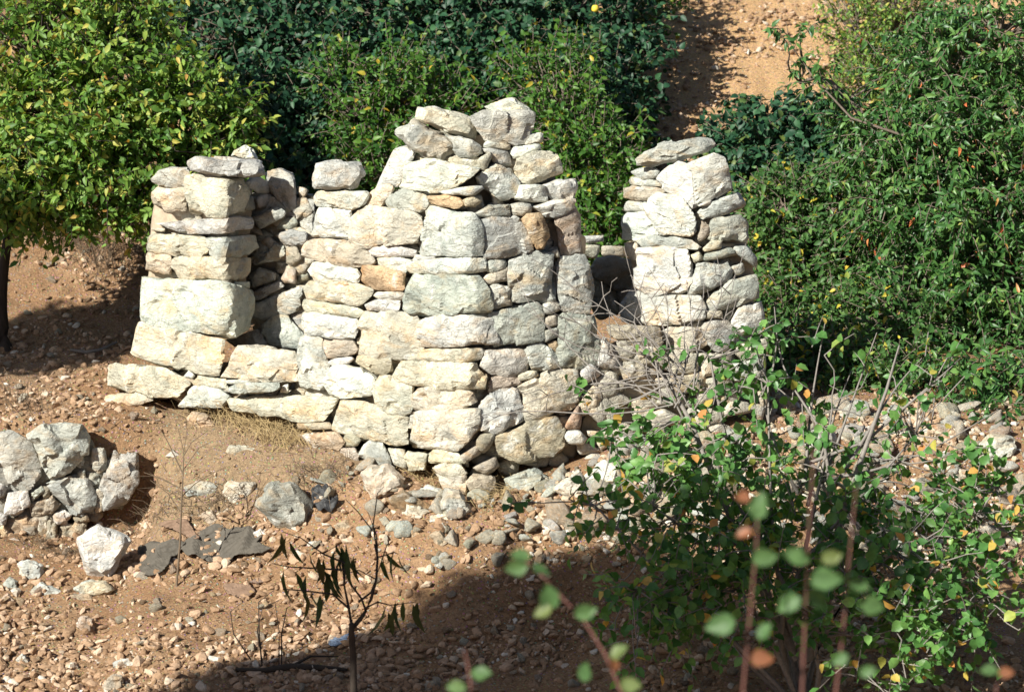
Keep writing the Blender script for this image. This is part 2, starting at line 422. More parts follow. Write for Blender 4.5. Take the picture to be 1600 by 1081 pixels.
def proto_rocks(k, level, p=None, flat=(0.5, 1.0)):
    out = []
    for _ in range(k):
        q = norm(rng.normal(size=(11, 3))) * rng.uniform(0.75, 1.0, (11, 1)) * np.array([1, rng.uniform(0.6, 1), rng.uniform(*flat)])
        me, c = stone_mesh('rock', q, level, p or 26, 1.0, 1.0, 3); out.append(me)
    return out
def mesh_arrays(me):
    V = np.empty(len(me.vertices) * 3, np.float32); me.vertices.foreach_get('co', V)
    T = np.empty(len(me.polygons) * 3, np.int32); me.loops.foreach_get('vertex_index', T)
    return V.reshape(-1, 3), T.reshape(-1, 3)
def rot_rand(n):
    q = norm(rng.normal(size=(n, 4))); w_, x, y, z = q.T
    return np.stack([np.stack([1 - 2 * (y * y + z * z), 2 * (x * y - z * w_), 2 * (x * z + y * w_)], -1),
                     np.stack([2 * (x * y + z * w_), 1 - 2 * (x * x + z * z), 2 * (y * z - x * w_)], -1),
                     np.stack([2 * (x * z - y * w_), 2 * (y * z + x * w_), 1 - 2 * (x * x + y * y)], -1)], 1)
def scatter_mesh(name, pos, size, mat, level=1, sink=0.35):
    VV = []; TT = []; o = 0
    PR = [mesh_arrays(m) for m in proto_rocks(8, level)]
    which = rng.integers(0, 8, len(pos)); R = rot_rand(len(pos))
    for k in range(8):
        idx = np.where(which == k)[0]
        if not len(idx): continue
        v, t = PR[k]
        q = np.einsum('nij,vj->nvi', R[idx], v) * size[idx][:, None, None]
        q[..., 2] *= 0.75
        q = q + pos[idx][:, None, :]; q[..., 2] += (size[idx] * (0.5 - sink))[:, None]
        VV.append(q.reshape(-1, 3)); TT.append((t[None] + (np.arange(len(idx)) * len(v))[:, None, None]).reshape(-1, 3) + o)
        o += len(idx) * len(v)
    return link(name, mesh_tris(name, np.vstack(VV), np.vstack(TT), False), mat)
def under_wall(x, y):
    """True inside the ruin's footprint"""
    return (x > -2.75) & (x < 2.2) & (LN[0] * x + LN[1] * y < 0.02) & (RN[0] * x + RN[1] * y < 0.02) & (y < 3.2)
def gscatter(n, x0, x1, y0, y1, lo, hi, power=2.2, mask=None):
    x = rng.uniform(x0, x1, n); y = rng.uniform(y0, y1, n)
    keep = ~under_wall(x, y)
    dens = 0.42 + 1.4 * n2(x, y, 0.9, 5.0) + 0.3 * n2(x, y, 2.5, 1.0)
    keep &= rng.uniform(0, 1, n) < np.clip(dens + 0.25, 0.12, 1)
    if mask is not None: keep &= mask(x, y)
    x, y = x[keep], y[keep]
    s = lo + (hi - lo) * rng.uniform(0, 1, len(x)) ** power
    return np.stack([x, y, ground(x, y)], -1), s
def mound(x, y): return (x < -0.55) & (x > -2.3) & (y > 0.45)
a, s1 = gscatter(18000, -4.2, 3.6, -3.2, 1.6, 0.006, 0.034, 2.0, lambda x, y: ~mound(x, y) | (rng.uniform(0, 1, len(x)) < 0.25))
b_, s2 = gscatter(16000, -4.2, 3.6, -3.2, 1.2, 0.022, 0.075, 1.8, lambda x, y: ~mound(x, y))
c_, s3 = gscatter(6000, -5.0, -2.2, 1.2, 6.5, 0.014, 0.06, 1.6)
d_, s4 = gscatter(12000, 0.4, 5.0, 4.5, 13.0, 0.014, 0.06, 1.6)
tag(scatter_mesh('gravel', np.vstack([a, b_, c_, d_]), np.concatenate([s1, s2, s3, s4]), M_GRAVEL, 2), kind='stuff')
bx, bs = gscatter(11000, 0.45, 5.2, -0.7, 1.15, 0.012, 0.07, 1.6, lambda x, y: ((np.minimum(x, 1.4) * T33 + 0.4 * sstep(1.5, 2.6, x) - y) < 1.2))
tag(scatter_mesh('rubble_scree', bx, bs, M_SCREE, 1), kind='stuff')

lx, ls = gscatter(2600, -4.2, 3.6, -3.2, 1.6, 0.02, 0.05, 1.5)
def litter(): 
    n = len(lx); a_ = rng.uniform(0, 6.28, n)
    return leaves(lx + np.array([0, 0, .022]), np.stack([np.cos(a_), np.sin(a_), rng.normal(0, .25, n)], -1), np.array([0, 0, 1.0]) + rng.normal(0, .35, (n, 3)), ls, ls * .5, .15, .3)
# ------------------------------------------------------------------ the ruin
ruin = root('stone_ruin', (0, 0, 0), 'roofless drystone ruin of pale limestone blocks with gaps between its broken piers', 'ruin')
def add_stone(poly, surf, code, setback=0.0, name=None, depth=None, base=False):
    pts, m = wall_points(poly, surf, setback, depth)
    E = np.array(poly); area = 0.5 * abs(np.dot(E[:, 0], np.roll(E[:, 1], 1)) - np.dot(E[:, 1], np.roll(E[:, 0], 1)))
    if name is None:
        pls = SURF[surf]; side = {int(np.argmax([thit(p, ray(*q)) for p in pls])) for q in poly}
        name = 'foundation_stone' if base else ('chinking_stone' if area < 900 else ('corner_stone' if len(side) > 1 and area > 2500 else 'wall_stone'))
    me, c = stone_mesh(name, pts, 5 if area > 3500 else (4 if area > 700 else 3))
    o = link(name, me, M_STONE, ruin, c); o.color = tint(code); return o

S = """
A L g 0 | 380,235 440,185 520,165 620,165 625,250 585,290 480,285 400,260
A L t 0 | 395,320 430,295 600,290 605,440 480,440 440,400 395,385
A L c -.02 | 600,330 615,220 700,213 830,240 950,240 1000,320 960,440 820,485 620,440
A L w 0 | 380,480 440,440 620,450 780,480 1000,465 1015,510 1000,550 790,582 640,582 550,550 400,512
A L c .02 | 385,545 470,545 470,572 390,562
A L c 0 | 370,600 400,580 720,600 750,700 680,732 370,692
A L g 0 | 720,610 820,600 1040,590 1065,660 1000,710 790,745 750,720
A L t 0 | 360,720 370,700 500,710 520,740 510,832 460,836 358,802
A L c 0 | 505,770 540,720 700,745 995,735 990,820 950,866 750,866 560,842
X L w -.02 | 222,432 315,435 365,446 392,454 393,476 386,512 367,525 340,525 290,515 230,501 220,490
A L c .01 | 750,872 880,872 885,897 780,893
A L w .01 | 900,880 1000,880 1000,922 905,905
A L g .05 | 970,260 1010,230 1060,230 1130,270 1120,325 1050,325 990,290
A L w .08 | 1045,345 1100,330 1168,345 1168,388 1060,422 1045,390
A L d .03 | 985,350 1020,345 1035,430 960,440
A W g -.1 | 1020,480 1170,408 1228,450 1200,488 1070,548
A W g 0 | 1100,205 1200,178 1272,210 1312,470 1290,474 1200,405 1140,330
A W g .05 | 1308,485 1360,372 1410,360 1400,600 1330,545
A W g 0 | 1168,552 1210,488 1282,478 1305,522 1250,555
A W g -.08 | 1158,590 1260,556 1352,568 1360,622 1320,655 1230,655
A W g -.05 | 1045,772 1150,645 1212,648 1222,712 1170,745
A W t -.05 | 1228,662 1290,656 1335,742 1270,784 1232,762
A W g -.05 | 998,852 1060,796 1165,826 1165,872 1030,915
A W t -.03 | 1198,862 1230,796 1294,796 1294,892 1228,892
A W g -.05 | 1016,942 1180,876 1220,910 1060,995 1016,995
A W g -.06 | 1030,1010 1325,898 1315,1062 1100,1115 1008,1095
B W g -.08 | 1075,232 1150,176 1240,166 1335,290 1315,392 1240,386 1095,355
B W g -.1 | 855,322 1050,256 1112,350 1080,370 915,366
A W g .04 | 1020,605 1080,555 1155,590 1105,650
A W d .06 | 1170,745 1240,765 1235,800 1165,825
A W d .06 | 1300,800 1370,800 1380,870 1300,890
A W d .06 | 1300,640 1360,640 1350,760 1335,740
A W d .06 | 1060,425 1160,400 1230,330 1290,480 1180,500
A W g .05 | 1020,640 1110,610 1150,650 1050,770 1000,760
B W g .02 | 1240,160 1330,140 1340,290 1290,240
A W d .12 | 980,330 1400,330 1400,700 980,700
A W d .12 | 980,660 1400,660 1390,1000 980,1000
B C c -.01 | 258,392 300,220 340,214 850,320 852,350 795,542 640,532 400,472 280,422
B C c 0 | 800,552 920,370 1060,364 1270,400 1302,450 1302,582 1180,594 1000,574 830,562
B C c -.05 B | 95,602 108,490 180,474 380,508 480,500 590,560 632,592 560,684 420,692 150,612
B C t -.08 B | 45,712 130,662 280,662 400,700 260,742 180,778 60,762
B C w -.02 B | 548,735 650,600 830,630 892,680 830,745 600,745
B C c 0 B | 640,592 680,548 850,568 862,632 650,608
B C g -.14 | 825,640 930,594 1182,588 1188,630 1140,652 900,662
B C c -.01 B | 880,690 1170,680 1300,668 1562,684 1472,834 1330,834 1200,805 900,765
B C W -.03 | 1205,612 1242,598 1246,652 1190,655
B C w 0 | 850,575 1000,570 1010,600 860,600
B C t .0 B | 1290,842 1500,838 1524,884 1300,886
B C p -.05 B | 1290,915 1540,895 1595,960 1545,1015 1420,1000
B C w -.02 | 588,555 620,513 662,545 640,568
C C w .1 | 688,805 750,680 830,508 930,474 1015,520 970,610 880,795 800,805
C C w .02 | 878,812 950,600 1080,573 1500,648 1545,662 1380,802 1200,858 1060,853
C C c .05 | 612,885 700,798 800,788 832,830 792,912 720,978 606,955
C C g .02 | 768,942 830,850 900,820 1100,878 1134,962 1050,1022 830,1014
C C o -.01 | 1105,888 1250,878 1380,898 1424,962 1340,998 1150,955
C C w .0 | 1205,858 1380,818 1540,796 1584,820 1500,884 1250,878
C C t 0 | 1395,920 1500,888 1564,930 1500,980 1425,974
C C g .18 | 1240,368 1480,418 1562,480 1562,532 1480,574 1370,574 1360,470
C C w 0 | 152,902 200,846 450,848 610,846 624,880 580,955 480,999 200,974
C C t .2 | 1000,540 1400,590 1560,560 1560,660 1000,640
D C g .22 | 170,232 290,172 420,180 655,178 712,200 700,300 650,440 560,458 330,444 320,350 230,260
D C w .2 | 286,472 320,423 512,458 514,504 300,490
D C W .2 | 508,532 540,478 640,498 762,452 775,490 640,564 540,579
D C g .18 | 283,496 350,483 502,513 528,634 400,626 365,565
D C c .12 | 242,590 350,513 368,560 312,684 268,664
D C c .12 | 538,662 580,580 720,508 870,508 922,590 948,692 700,795 588,795
D C w .1 | 228,732 380,628 522,658 594,780 552,905 420,916 378,864 258,795
D C W .04 | 556,904 600,798 812,798 824,935 640,935
D C w .08 | 778,802 900,758 1052,743 1078,800 1032,924 900,944 838,904
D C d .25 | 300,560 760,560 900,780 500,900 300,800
F C g .01 | 218,72 340,4 510,-2 518,97 250,104
F C g .02 | 524,98 526,-2 600,-18 694,0 694,62 640,104
F C w .03 | 690,20 850,-30 1050,-50 1066,32 900,112 820,102
F C t .06 | 885,112 1000,18 1062,28 1104,120 1098,402 940,446 918,250
E C w 0 | 150,275 160,110 200,22 475,42 484,284 390,290
E C c -.01 | 476,332 466,200 480,100 560,18 620,2 760,38 960,62 1042,98 1064,220 1034,314 780,335
E C w -.02 | 1036,402 1052,250 1088,180 1098,78 1150,12 1280,38 1500,78 1564,170 1574,424 1300,426
E C t 0 | 66,390 110,318 180,286 480,306 604,368 694,492 480,520 250,470 78,432
E C w .02 | 588,350 850,342 950,378 1024,378 1014,434 700,436 608,402
E C W 0 | 102,550 148,472 370,488 522,538 554,590 532,644 300,636 200,650
E C w .01 | 688,440 840,436 974,458 934,566 860,566 698,504
E C o 0 | 546,622 578,508 700,512 924,562 914,714 860,725 650,714
E C w -.01 | 936,522 978,468 1180,466 1400,428 1584,438 1594,554 1480,565 1280,594 1000,574
E C w .0 | 983,452 1020,413 1184,428 1172,464 1000,478
E C g -.03 | 894,875 916,720 998,577 1250,597 1534,597 1605,700 1646,800 1646,894 1480,894 1260,915 1100,920
E C c 0 | 66,692 130,628 300,656 540,658 656,700 624,764 542,845 98,785
E C o -.01 | 286,662 420,628 474,670 360,704
E C w .02 | 645,762 700,722 914,722 914,794 750,796
E C w .01 | 592,832 690,788 884,798 874,884 618,884
E C c 0 | 72,842 90,787 540,858 594,900 542,945 98,895
E C w 0 | 76,912 150,892 542,948 544,1032 502,1120 90,1095 70,1000
E C c .01 | 543,1002 600,902 780,887 980,902 1050,970 1070,1185 1000,1292 930,1292 540,1250
E C w -.02 | 1038,1002 1080,948 1260,922 1655,938 1688,1000 1696,1155 1300,1175 1060,1186
F C g .02 | 158,910 330,902 344,932 158,942
F C g -.01 | 288,132 360,107 560,107 642,160 694,280 694,374 560,435 308,440
F C o -.07 | 612,125 660,82 772,77 804,130 849,250 792,364 740,380 706,300 676,190
F C w 0 | 328,456 470,447 494,480 472,545 380,574 326,562
F C c 0 | 282,622 330,572 400,572 502,517 518,540 514,634 380,655 308,660
F C w 0 | 322,680 370,652 524,678 524,834 380,876 348,852
F C g -.01 | 496,460 620,417 750,387 872,417 898,480 904,784 760,794 600,825 528,815 516,600
F C g .01 | 896,520 928,448 1010,422 1132,432 1184,540 1206,700 1186,884 1060,890 930,855 906,700
F C c .02 | 838,402 910,362 934,442 900,445
F C g .0 | 342,902 480,857 752,802 788,860 794,1142 600,1176 390,1206 366,1050
F C w 0 | 788,832 880,777 944,830 934,875 850,915 798,904
F C c .0 | 798,932 900,917 914,1002 818,1034
H C g .0 | 802,32 917,8 919,82 808,134
H C g .0 | 912,40 928,-112 1040,-134 1212,-84 1224,50 1264,230 1244,304 1100,340 953,334 911,230
G C w .0 B | 40,105 120,82 232,107 294,330 274,484 232,524 58,504 16,300
G C t .01 | 220,112 500,117 534,200 504,234 290,264 238,180
G C W .02 | 278,302 340,262 462,247 500,270 452,314 308,340
G C W -.02 B | 250,422 300,342 430,322 562,357 675,430 655,574 490,566 400,590 288,566
G C t .01 | 512,292 538,232 812,266 820,372 732,420 558,334
G C c -.01 B | 656,512 720,422 800,417 996,490 964,600 984,694 922,750 800,740 688,655
G C c -.01 | 946,274 1080,188 1562,172 1594,210 1564,274 1400,305 1150,280 1010,285
G C c -.02 | 815,382 880,287 1060,282 1300,296 1504,306 1584,400 1575,515 1330,535 1000,486 848,444
G C c -.01 B | 966,602 1040,507 1200,502 1372,547 1504,542 1514,624 1392,695 1280,740 998,695
G C c .0 B | 316,824 378,617 560,617 684,657 820,737 945,757 945,976 830,986 500,916 328,854
G C w -.04 B | 930,884 966,717 1050,697 1400,717 1544,687 1550,854 1404,986 1340,1046 1050,1006 936,955
G C t -.02 B | 405,952 430,897 500,897 560,940 522,995 428,995
H C w 0 | 270,332 328,187 602,192 664,240 670,374 480,416 378,404
H C w 0 | 628,192 690,137 782,127 864,190 884,250 950,344 700,366 662,250
H C o .02 | 818,142 902,112 924,150 914,234 878,222
H C t .01 | 335,472 368,417 582,407 615,482 500,515 336,535
H C c .0 | 576,402 640,372 732,367 765,410 700,445 598,455
H C w -.01 B | 270,622 328,567 470,512 573,517 646,720 634,784 420,886 288,876 265,700
H C c .0 B | 596,502 750,417 900,347 1022,357 1085,420 1085,634 1000,685 820,746 660,796 634,680
H C w .0 | 1028,352 1086,347 1094,444 1058,424
H C W -.02 | 1096,372 1190,307 1275,370 1254,414 1160,466 1106,434
H C w .0 | 1236,324 1266,142 1300,87 1344,140 1426,250 1404,344 1300,356
H C t .01 B | 242,682 270,667 294,852 258,834
H C t -.02 B | 386,924 450,887 700,786 900,756 966,850 945,1004 904,1086 780,1106 600,1126 418,1055
H C W -.04 B | 965,922 1000,867 1092,867 1156,930 1124,980 1000,976
H C t -.02 B | 226,952 270,897 404,887 384,964 302,1056 248,1026
H C p .0 B | 960,850 1080,640 1110,760 1100,860 1000,866
H C t .02 | 1090,640 1240,450 1300,560 1250,700 1110,740
M C t -.05 B | 596,184 618,78 702,72 724,130 704,234 596,220
M C g -.05 B | 716,122 780,27 872,47 925,160 904,200 788,175
M C c -.02 B | 906,82 1010,87 1024,214 938,184
M C c -.03 B | 1006,142 1030,97 1154,117 1134,214 1038,220
M C c -.02 B | 1156,122 1200,87 1334,97 1404,170 1362,184 1158,170
M C t -.01 B | 1336,142 1480,37 1486,112 1380,175
M C c -.04 B | 1176,202 1250,172 1362,182 1405,240 1300,270 1206,234
M C t -.04 B | 1436,202 1580,127 1606,190 1520,255
M C c -.03 B | 1205,240 1300,262 1395,245 1390,370 1260,350
M C t -.04 B | 1386,292 1440,237 1572,257 1586,352 1440,375
I R w .02 | 432,342 480,312 622,312 655,345 602,405 500,415
I R g .03 | 417,412 440,378 520,407 632,407 685,462 428,448
I R W -.01 | 626,392 800,257 872,287 904,380 945,604 900,626 828,565 698,485
I R w .0 | 868,290 1080,207 1154,240 1200,370 1214,474 1050,575 950,585 908,400
I R t .02 | 372,472 450,452 602,462 706,485 664,545 500,575 378,544
I R w .02 | 377,622 400,572 522,577 565,652 388,655
I R W -.04 | 526,642 558,538 650,517 822,547 874,640 945,700 934,804 892,840 690,835 640,832
I R W .01 | 361,702 400,662 542,657 602,700 644,834 500,886 368,864
I R w -.01 | 486,892 560,847 702,847 902,867 985,930 952,955 840,950 528,936
I R c .02 | 377,902 482,887 494,1002 472,1055 398,1004
I R w .01 | 936,652 1000,617 1050,578 1262,502 1320,590 1294,625 1100,695 978,720
I R w .0 | 948,602 1062,557 1068,604 958,615
I R t .02 | 946,872 980,727 1054,770 1034,834 978,885
I R g .01 | 1026,802 1058,707 1272,677 1340,740 1336,864 1200,876 1038,866
I R c .0 | 986,942 1060,877 1144,877 1134,944 998,970
I R g .0 | 986,1042 998,988 1200,927 1265,990 1000,1050
I R g .01 | 1226,928 1340,927 1410,1010 1406,1095 1340,1045 1248,984
I R c .0 | 886,992 962,967 1004,1032 928,1055
J R W -.03 | 466,20 488,-54 700,-70 862,-44 900,60 886,242 812,296 548,290 466,232
J R w .0 | 355,392 438,266 560,286 952,306 1005,400 985,494 800,535 620,535 378,504
J R g .0 | 896,252 938,67 1000,57 1182,57 1225,130 1184,234 1000,305 886,292
J R W .03 | 1186,92 1302,47 1314,122 1250,155
J R g .0 | 996,372 1050,317 1180,197 1394,147 1420,322 1260,386 1120,426 1028,435
J R c .01 | 1006,492 1018,427 1134,417 1144,484
J R w .0 | 1206,522 1280,397 1444,347 1486,564 1280,656 1236,604
J R c .0 | 675,602 720,557 962,557 1036,684 900,766 716,705
J R g .0 | 978,562 1010,517 1172,497 1240,600 1224,704 1150,750 1046,724
J R c .0 | 1246,682 1494,637 1500,764 1330,836 1246,764
J C t .02 | 246,562 430,547 642,557 664,704 500,725 256,624
J C t .02 | 470,722 700,715 722,852 516,865
J C c .02 | 716,782 950,757 964,904 756,925
J R c .0 | 956,762 1204,757 1204,904 996,944
J R w .0 | 1216,842 1484,777 1484,964 1236,985
J C t .0 | 326,862 520,837 564,962 376,965
J C t .0 | 776,932 1000,947 994,1064 796,1065
J R c .0 | 1016,962 1204,917 1234,1064 1036,1075
J C t .05 | 250,700 480,720 520,840 320,850 240,800
F K W 0 | 1090,262 1292,257 1306,302 1140,325
F K c 0 | 1090,332 1264,327 1246,446 1118,430
F K c 0 | 1266,342 1464,347 1474,434 1288,425
F K c 0 | 1476,322 1560,297 1590,490 1478,435
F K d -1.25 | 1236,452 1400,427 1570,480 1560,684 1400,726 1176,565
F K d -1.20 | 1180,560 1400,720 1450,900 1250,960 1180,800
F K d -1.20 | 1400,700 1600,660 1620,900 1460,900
""".strip().splitlines()
for line in S:
    head, body = line.split('|'); h = head.split()
    add_stone(pix(h[0], body), h[1], h[2], float(h[3]), base=len(h) > 4)

def fill(regions):
    VV, TT, o_ = [], [], 0
    for poly, surf, setb, sp in regions:
        x0, x1 = min(p[0] for p in poly), max(p[0] for p in poly); y0, y1 = min(p[1] for p in poly), max(p[1] for p in poly)
        for yy in np.arange(y0, y1, sp * 0.7):
            for xx in np.arange(x0, x1, sp):
                q = np.array([xx + rng.normal(0, sp * .2), yy + rng.normal(0, sp * .15)])
                if not inside(poly, q): continue
                a_ = np.sort(rng.uniform(0, 2 * math.pi, 7)); w_ = sp * rng.uniform(.55, .8); h_ = sp * rng.uniform(.35, .6)
                pl_ = [(q[0] + w_ * math.cos(t_), q[1] + h_ * math.sin(t_)) for t_ in a_]
                pts, m = wall_points(pl_, surf, setb + rng.normal(0, .012), 0.12)
                me, c = stone_mesh('f', pts, 3, None, 1.0, 1.1, 2); v, t = mesh_arrays(me); bpy.data.meshes.remove(me)
                VV.append(v + c); TT.append(t + o_); o_ += len(v)
    return np.vstack(VV), np.vstack(TT)
def inside(poly, q):
    x, y = q; c = False; n = len(poly); j = n - 1
    for i in range(n):
        if (poly[i][1] > y) != (poly[j][1] > y) and x < (poly[j][0] - poly[i][0]) * (y - poly[i][1]) / (poly[j][1] - poly[i][1]) + poly[i][0]: c = not c
        j = i
    return c
def core(poly, surf, inset, depth):
    E = dense(poly, 20); pls = SURF[surf]; cen = E.mean(0); E = cen + (E - cen) * 0.93
    f = []
    for q in E:
        r = ray(*q); t = max(thit(p, r) for p in pls) + inset
        f.append(CAM + r * t)
        n = CAM + r * (t + depth); f.append(n)
    me, c = stone_mesh('rubble_core', np.array(f), 4, 30, 0.5, 1.0, 0)
    link('rubble_core', me, M_CORE, ruin, c)
core([(488, 330), (600, 330), (640, 300), (700, 300), (860, 320), (900, 340), (925, 540), (920, 740), (735, 745), (480, 620)], 'C', 0.20, 0.35)
core([(655, 240), (760, 200), (820, 230), (870, 290), (880, 330), (640, 330)], 'C', 0.36, 0.25)
core([(240, 275), (400, 280), (390, 520), (215, 540)], 'L', 0.17, 0.3)
core([(165, 590), (350, 560), (480, 560), (640, 620), (640, 690), (300, 640)], 'L', 0.22, 0.3)
core([(950, 600), (1000, 575), (1080, 590), (1090, 740), (920, 745), (900, 660)], 'C', 0.16, 0.35)
core([(985, 270), (1120, 260), (1180, 400), (1190, 600), (980, 600)], 'R', 0.18, 0.3)

fv, ft = fill([([(515, 320), (600, 330), (660, 310), (840, 310), (875, 360), (895, 540), (890, 720), (735, 735), (660, 700), (510, 620)], 'C', 0.14, 26),
               ([(268, 300), (370, 305), (360, 500), (255, 515)], 'L', 0.15, 26), ([(260, 600), (470, 585), (620, 620), (620, 670), (300, 625)], 'C', 0.15, 26),
               ([(1010, 310), (1110, 300), (1140, 400), (1155, 600), (1010, 620)], 'R', 0.13, 26), ([(925, 520), (1000, 520), (1090, 560), (1200, 600), (1200, 720), (1000, 780), (900, 770)], 'C', 0.05, 36),
               ([(395, 300), (485, 300), (485, 550), (385, 550)], 'W', 0.03, 30)])
o = child('chinking_fill', fv, ft, M_STONE, ruin); o.color = (0.55, 0.505, 0.43, 1); o['kind'] = 'stuff'
# ------------------------------------------------------------------ loose stones lying on the ruin and around it
def zsurf(surf, px, py, setback=0.0):
    r = ray(px, py); return max(thit(p, r) for p in SURF[surf]) + setback
def loose(name, poly, zc, code, label, cat, thick=0.75, group=None, level=4):
    pts, dep = rock_points(poly, zc, thick)
    me, c = stone_mesh(name, pts, level, rng.uniform(70, 130), 1.5, 1.03, 5)
    o = link(name, me, M_STONE, None, c); o.color = tint(code); return tag(o, label, cat, group)
G_CAP = 'loose stones lying on top of the ruin'
def cap(crop, body, surf, setback, code, label, thick=0.7, name='cap_stone'):
    poly = pix(crop, body); c = np.array(poly).mean(0)
    return loose(name, poly, zsurf(surf, c[0], c[1], setback), code, label, 'stone', thick, G_CAP)
cap('A', '622,132 680,103 1040,118 1098,158 1104,217 1040,231 800,231 758,207 640,194', 'L', 0.10, 'g', 'flat grey slab capping the left pier under a small white boulder', 0.8)
cap('A', '878,100 900,58 965,28 1022,58 1048,112 960,120', 'L', 0.24, 'W', 'small white boulder perched on the slab of the left pier', 0.9)
cap('C', '146,722 178,618 300,597 522,602 584,650 584,705 502,825 360,840 156,825', 'C', 0.12, 'g', 'squarish grey block standing alone left of the tall central heap', 0.8)
cap('C', '1000,242 1038,146 1200,161 1504,247 1516,290 1494,406 1250,356 1078,274', 'C', 0.26, 'c', 'buff oblong block tilted on the grey slab of the central heap', 0.8)
cap('C', '845,362 878,307 1000,246 1100,296 1250,366 1376,470 1344,545 1230,591 1060,556 926,454', 'C', 0.14, 'g', 'brownish grey slab sloping down beneath the buff oblong block', 0.6)
cap('D', '290,142 440,107 540,76 644,118 706,190 694,245 500,266 398,233', 'C', 0.40, 'W', 'white angular stone at the very top of the central heap', 0.8)
cap('D', '592,422 640,367 784,362 805,395 772,444 618,475', 'C', 0.26, 'w', 'small pale stone by the right edge of the heap below the white top stone', 0.8)
cap('I', '455,242 540,177 700,112 960,77 1054,87 1080,130 1042,184 740,265 600,305 466,295', 'R', 0.10, 'g', 'long grey slab tilted across the top of the right pier', 0.42)

def gz(poly):
    E = np.array(poly); b = E[np.argmax(E[:, 1])]; P, t = ghit(E[:, 0].mean(), b[1] - 2); return t
G_ROCK = 'larger rocks lying on the earth around the ruin'
def rock(crop, body, code, label, thick=0.75, name='rock', push=0.06):
    poly = pix(crop, body); return loose(name, poly, gz(poly) + push, code, label, 'rock', thick, G_ROCK)
rock('X', '122,842 140,825 155,820 195,837 203,845 185,880 167,907 135,899 131,870', 'W', 'big upright white rock in front of the low grey wall', 0.8)
rock('N', '108,82 170,53 272,90 262,194 148,194', 'w', 'pale lump of rock left of the big upright white rock', 0.8)
rock('N', '436,242 520,187 652,192 720,250 622,296 498,275', 'w', 'low flat pale rock just below the big upright white rock', 0.7)
rock('N', '186,252 260,197 404,260 394,296 198,296', 'g', 'flat grey and white rock between the two pale lumps at lower left', 0.7)
rock('N', '400,300 440,268 560,268 605,310 540,340 420,330', 'p', 'long pinkish tan stone under the low flat pale rock', 0.7)
rock('N', '0,300 50,268 95,310 80,350 10,350', 'p', 'tan angular stone at the left edge below the pale lumps', 0.8)
rock('N', '20,210 60,165 110,190 105,250 40,260', 'g', 'grey stone half buried under the pale lump near the left edge', 0.8)
rock('N', '100,680 140,640 185,690 180,720 120,725', 'w', 'pale roundish stone low in the left corner of the gravel', 0.8)
rock('N', '640,850 700,770 770,780 770,850 720,884 660,880', 't', 'grey tan rock at the bottom edge left of the sapling', 0.8)
rock('N', '700,700 780,670 865,690 860,750 730,745', 'g', 'greyish stone in the gravel just at the edge of the foreground shade', 0.7)
rock('N', '470,450 520,405 585,420 590,500 530,520 480,490', 'p', 'largest pinkish clod in the gravel at lower left', 0.8)
rock('K', '85,192 100,118 172,158 168,204', 'w', 'small white stone on the earth above the low grey wall', 0.8)
rock('K', '1166,132 1200,92 1302,112 1364,182 1270,210 1218,204', 'p', 'flat pinkish white stone set in the bare earth mound', 0.6)
rock('K', '1406,352 1440,297 1602,317 1610,372 1500,390', 'c', 'flat cream stone level with the surface of the earth mound', 0.6)
rock('K', '856,238 960,222 1054,262 940,256', 'p', 'thin pale stone edge showing in the earth mound', 0.8)
rock('K', '1036,372 1080,327 1144,372 1144,404', 'w', 'small pale pointed stone on the slope of the earth mound', 0.8)
rock('K', '1156,562 1230,522 1352,537 1394,580 1332,645 1166,625', 'g', 'grey white boulder among dry weeds below the earth mound', 0.7)
rock('K', '1386,592 1430,532 1604,537 1564,644 1450,685', 'c', 'cream block beside the grey white boulder below the mound', 0.7)
rock('K', '1246,742 1320,706 1424,832 1340,845', 'p', 'pinkish wedge of stone just above the grey tarp', 0.7)
rock('K', '1346,732 1420,696 1494,752 1420,794', 't', 'tan stone at the right of the pinkish wedge above the tarp', 0.7)
rock('M', '86,442 160,286 300,286 444,450 404,565 300,606 148,535', 'd', 'large rounded grey brown boulder right of the cream block', 0.7, 'boulder')
sheet_later = pix('M', '430,385 520,375 575,425 600,480 545,520 470,525 430,490')
rock('M', '56,612 110,576 164,620 122,676', 'w', 'small white stone at the right end of the tarp', 0.8)
rock('M', '736,242 790,186 902,186 1004,270 1015,324 900,345 830,415 776,344', 'c', 'smooth cream boulder at the foot of the central pier', 0.7, 'boulder')
rock('M', '886,402 1010,346 1194,452 1152,486 1000,495', 'b', 'flat rusty brown slab in front of the central pier', 0.5)
rock('M', '986,492 1020,427 1102,437 1174,480 1102,536 1018,536', 'c', 'cream cobble on the near edge of the rusty brown slab', 0.8)
rock('M', '1162,502 1282,482 1300,538 1168,564', 'W', 'small bright white brick shaped block by the pier corner', 0.7)
rock('M', '1096,352 1140,306 1244,340 1222,405 1118,385', 'W', 'knobbly white stone behind the rusty brown slab', 0.8)
rock('M', '966,672 1050,572 1154,630 1072,675', 'o', 'pointed orange stone in the gravel below the brown slab', 0.8)
rock('M', '1156,622 1230,596 1294,672 1240,714', 'p', 'pinkish round stone right of the pointed orange stone', 0.8)
rock('M', '1216,432 1260,336 1354,346 1444,482 1402,536 1298,546', 'g', 'tall grey rock leaning by the central pier corner', 0.8)
rock('M', '560,560 640,530 700,580 650,640 570,620', 'p', 'pinkish stone behind the top of the dark sapling', 0.8)
rock('Q', '250,132 380,86 445,130 350,206 276,194', 'g', 'grey rock at the foot of the central pier on its right face', 0.8)
rock('Q', '465,182 580,96 625,182 540,226', 'c', 'cream angular rock at the foot of the right face', 0.8)
rock('Q', '606,122 690,56 766,68 742,154 650,196', 'W', 'bright white rock partly behind the left twigs of the shrub', 0.8)
rock('Q', '745,410 790,384 835,392 830,425 770,430', 'c', 'small cream stone on the earth under the left twigs of the shrub', 0.8)
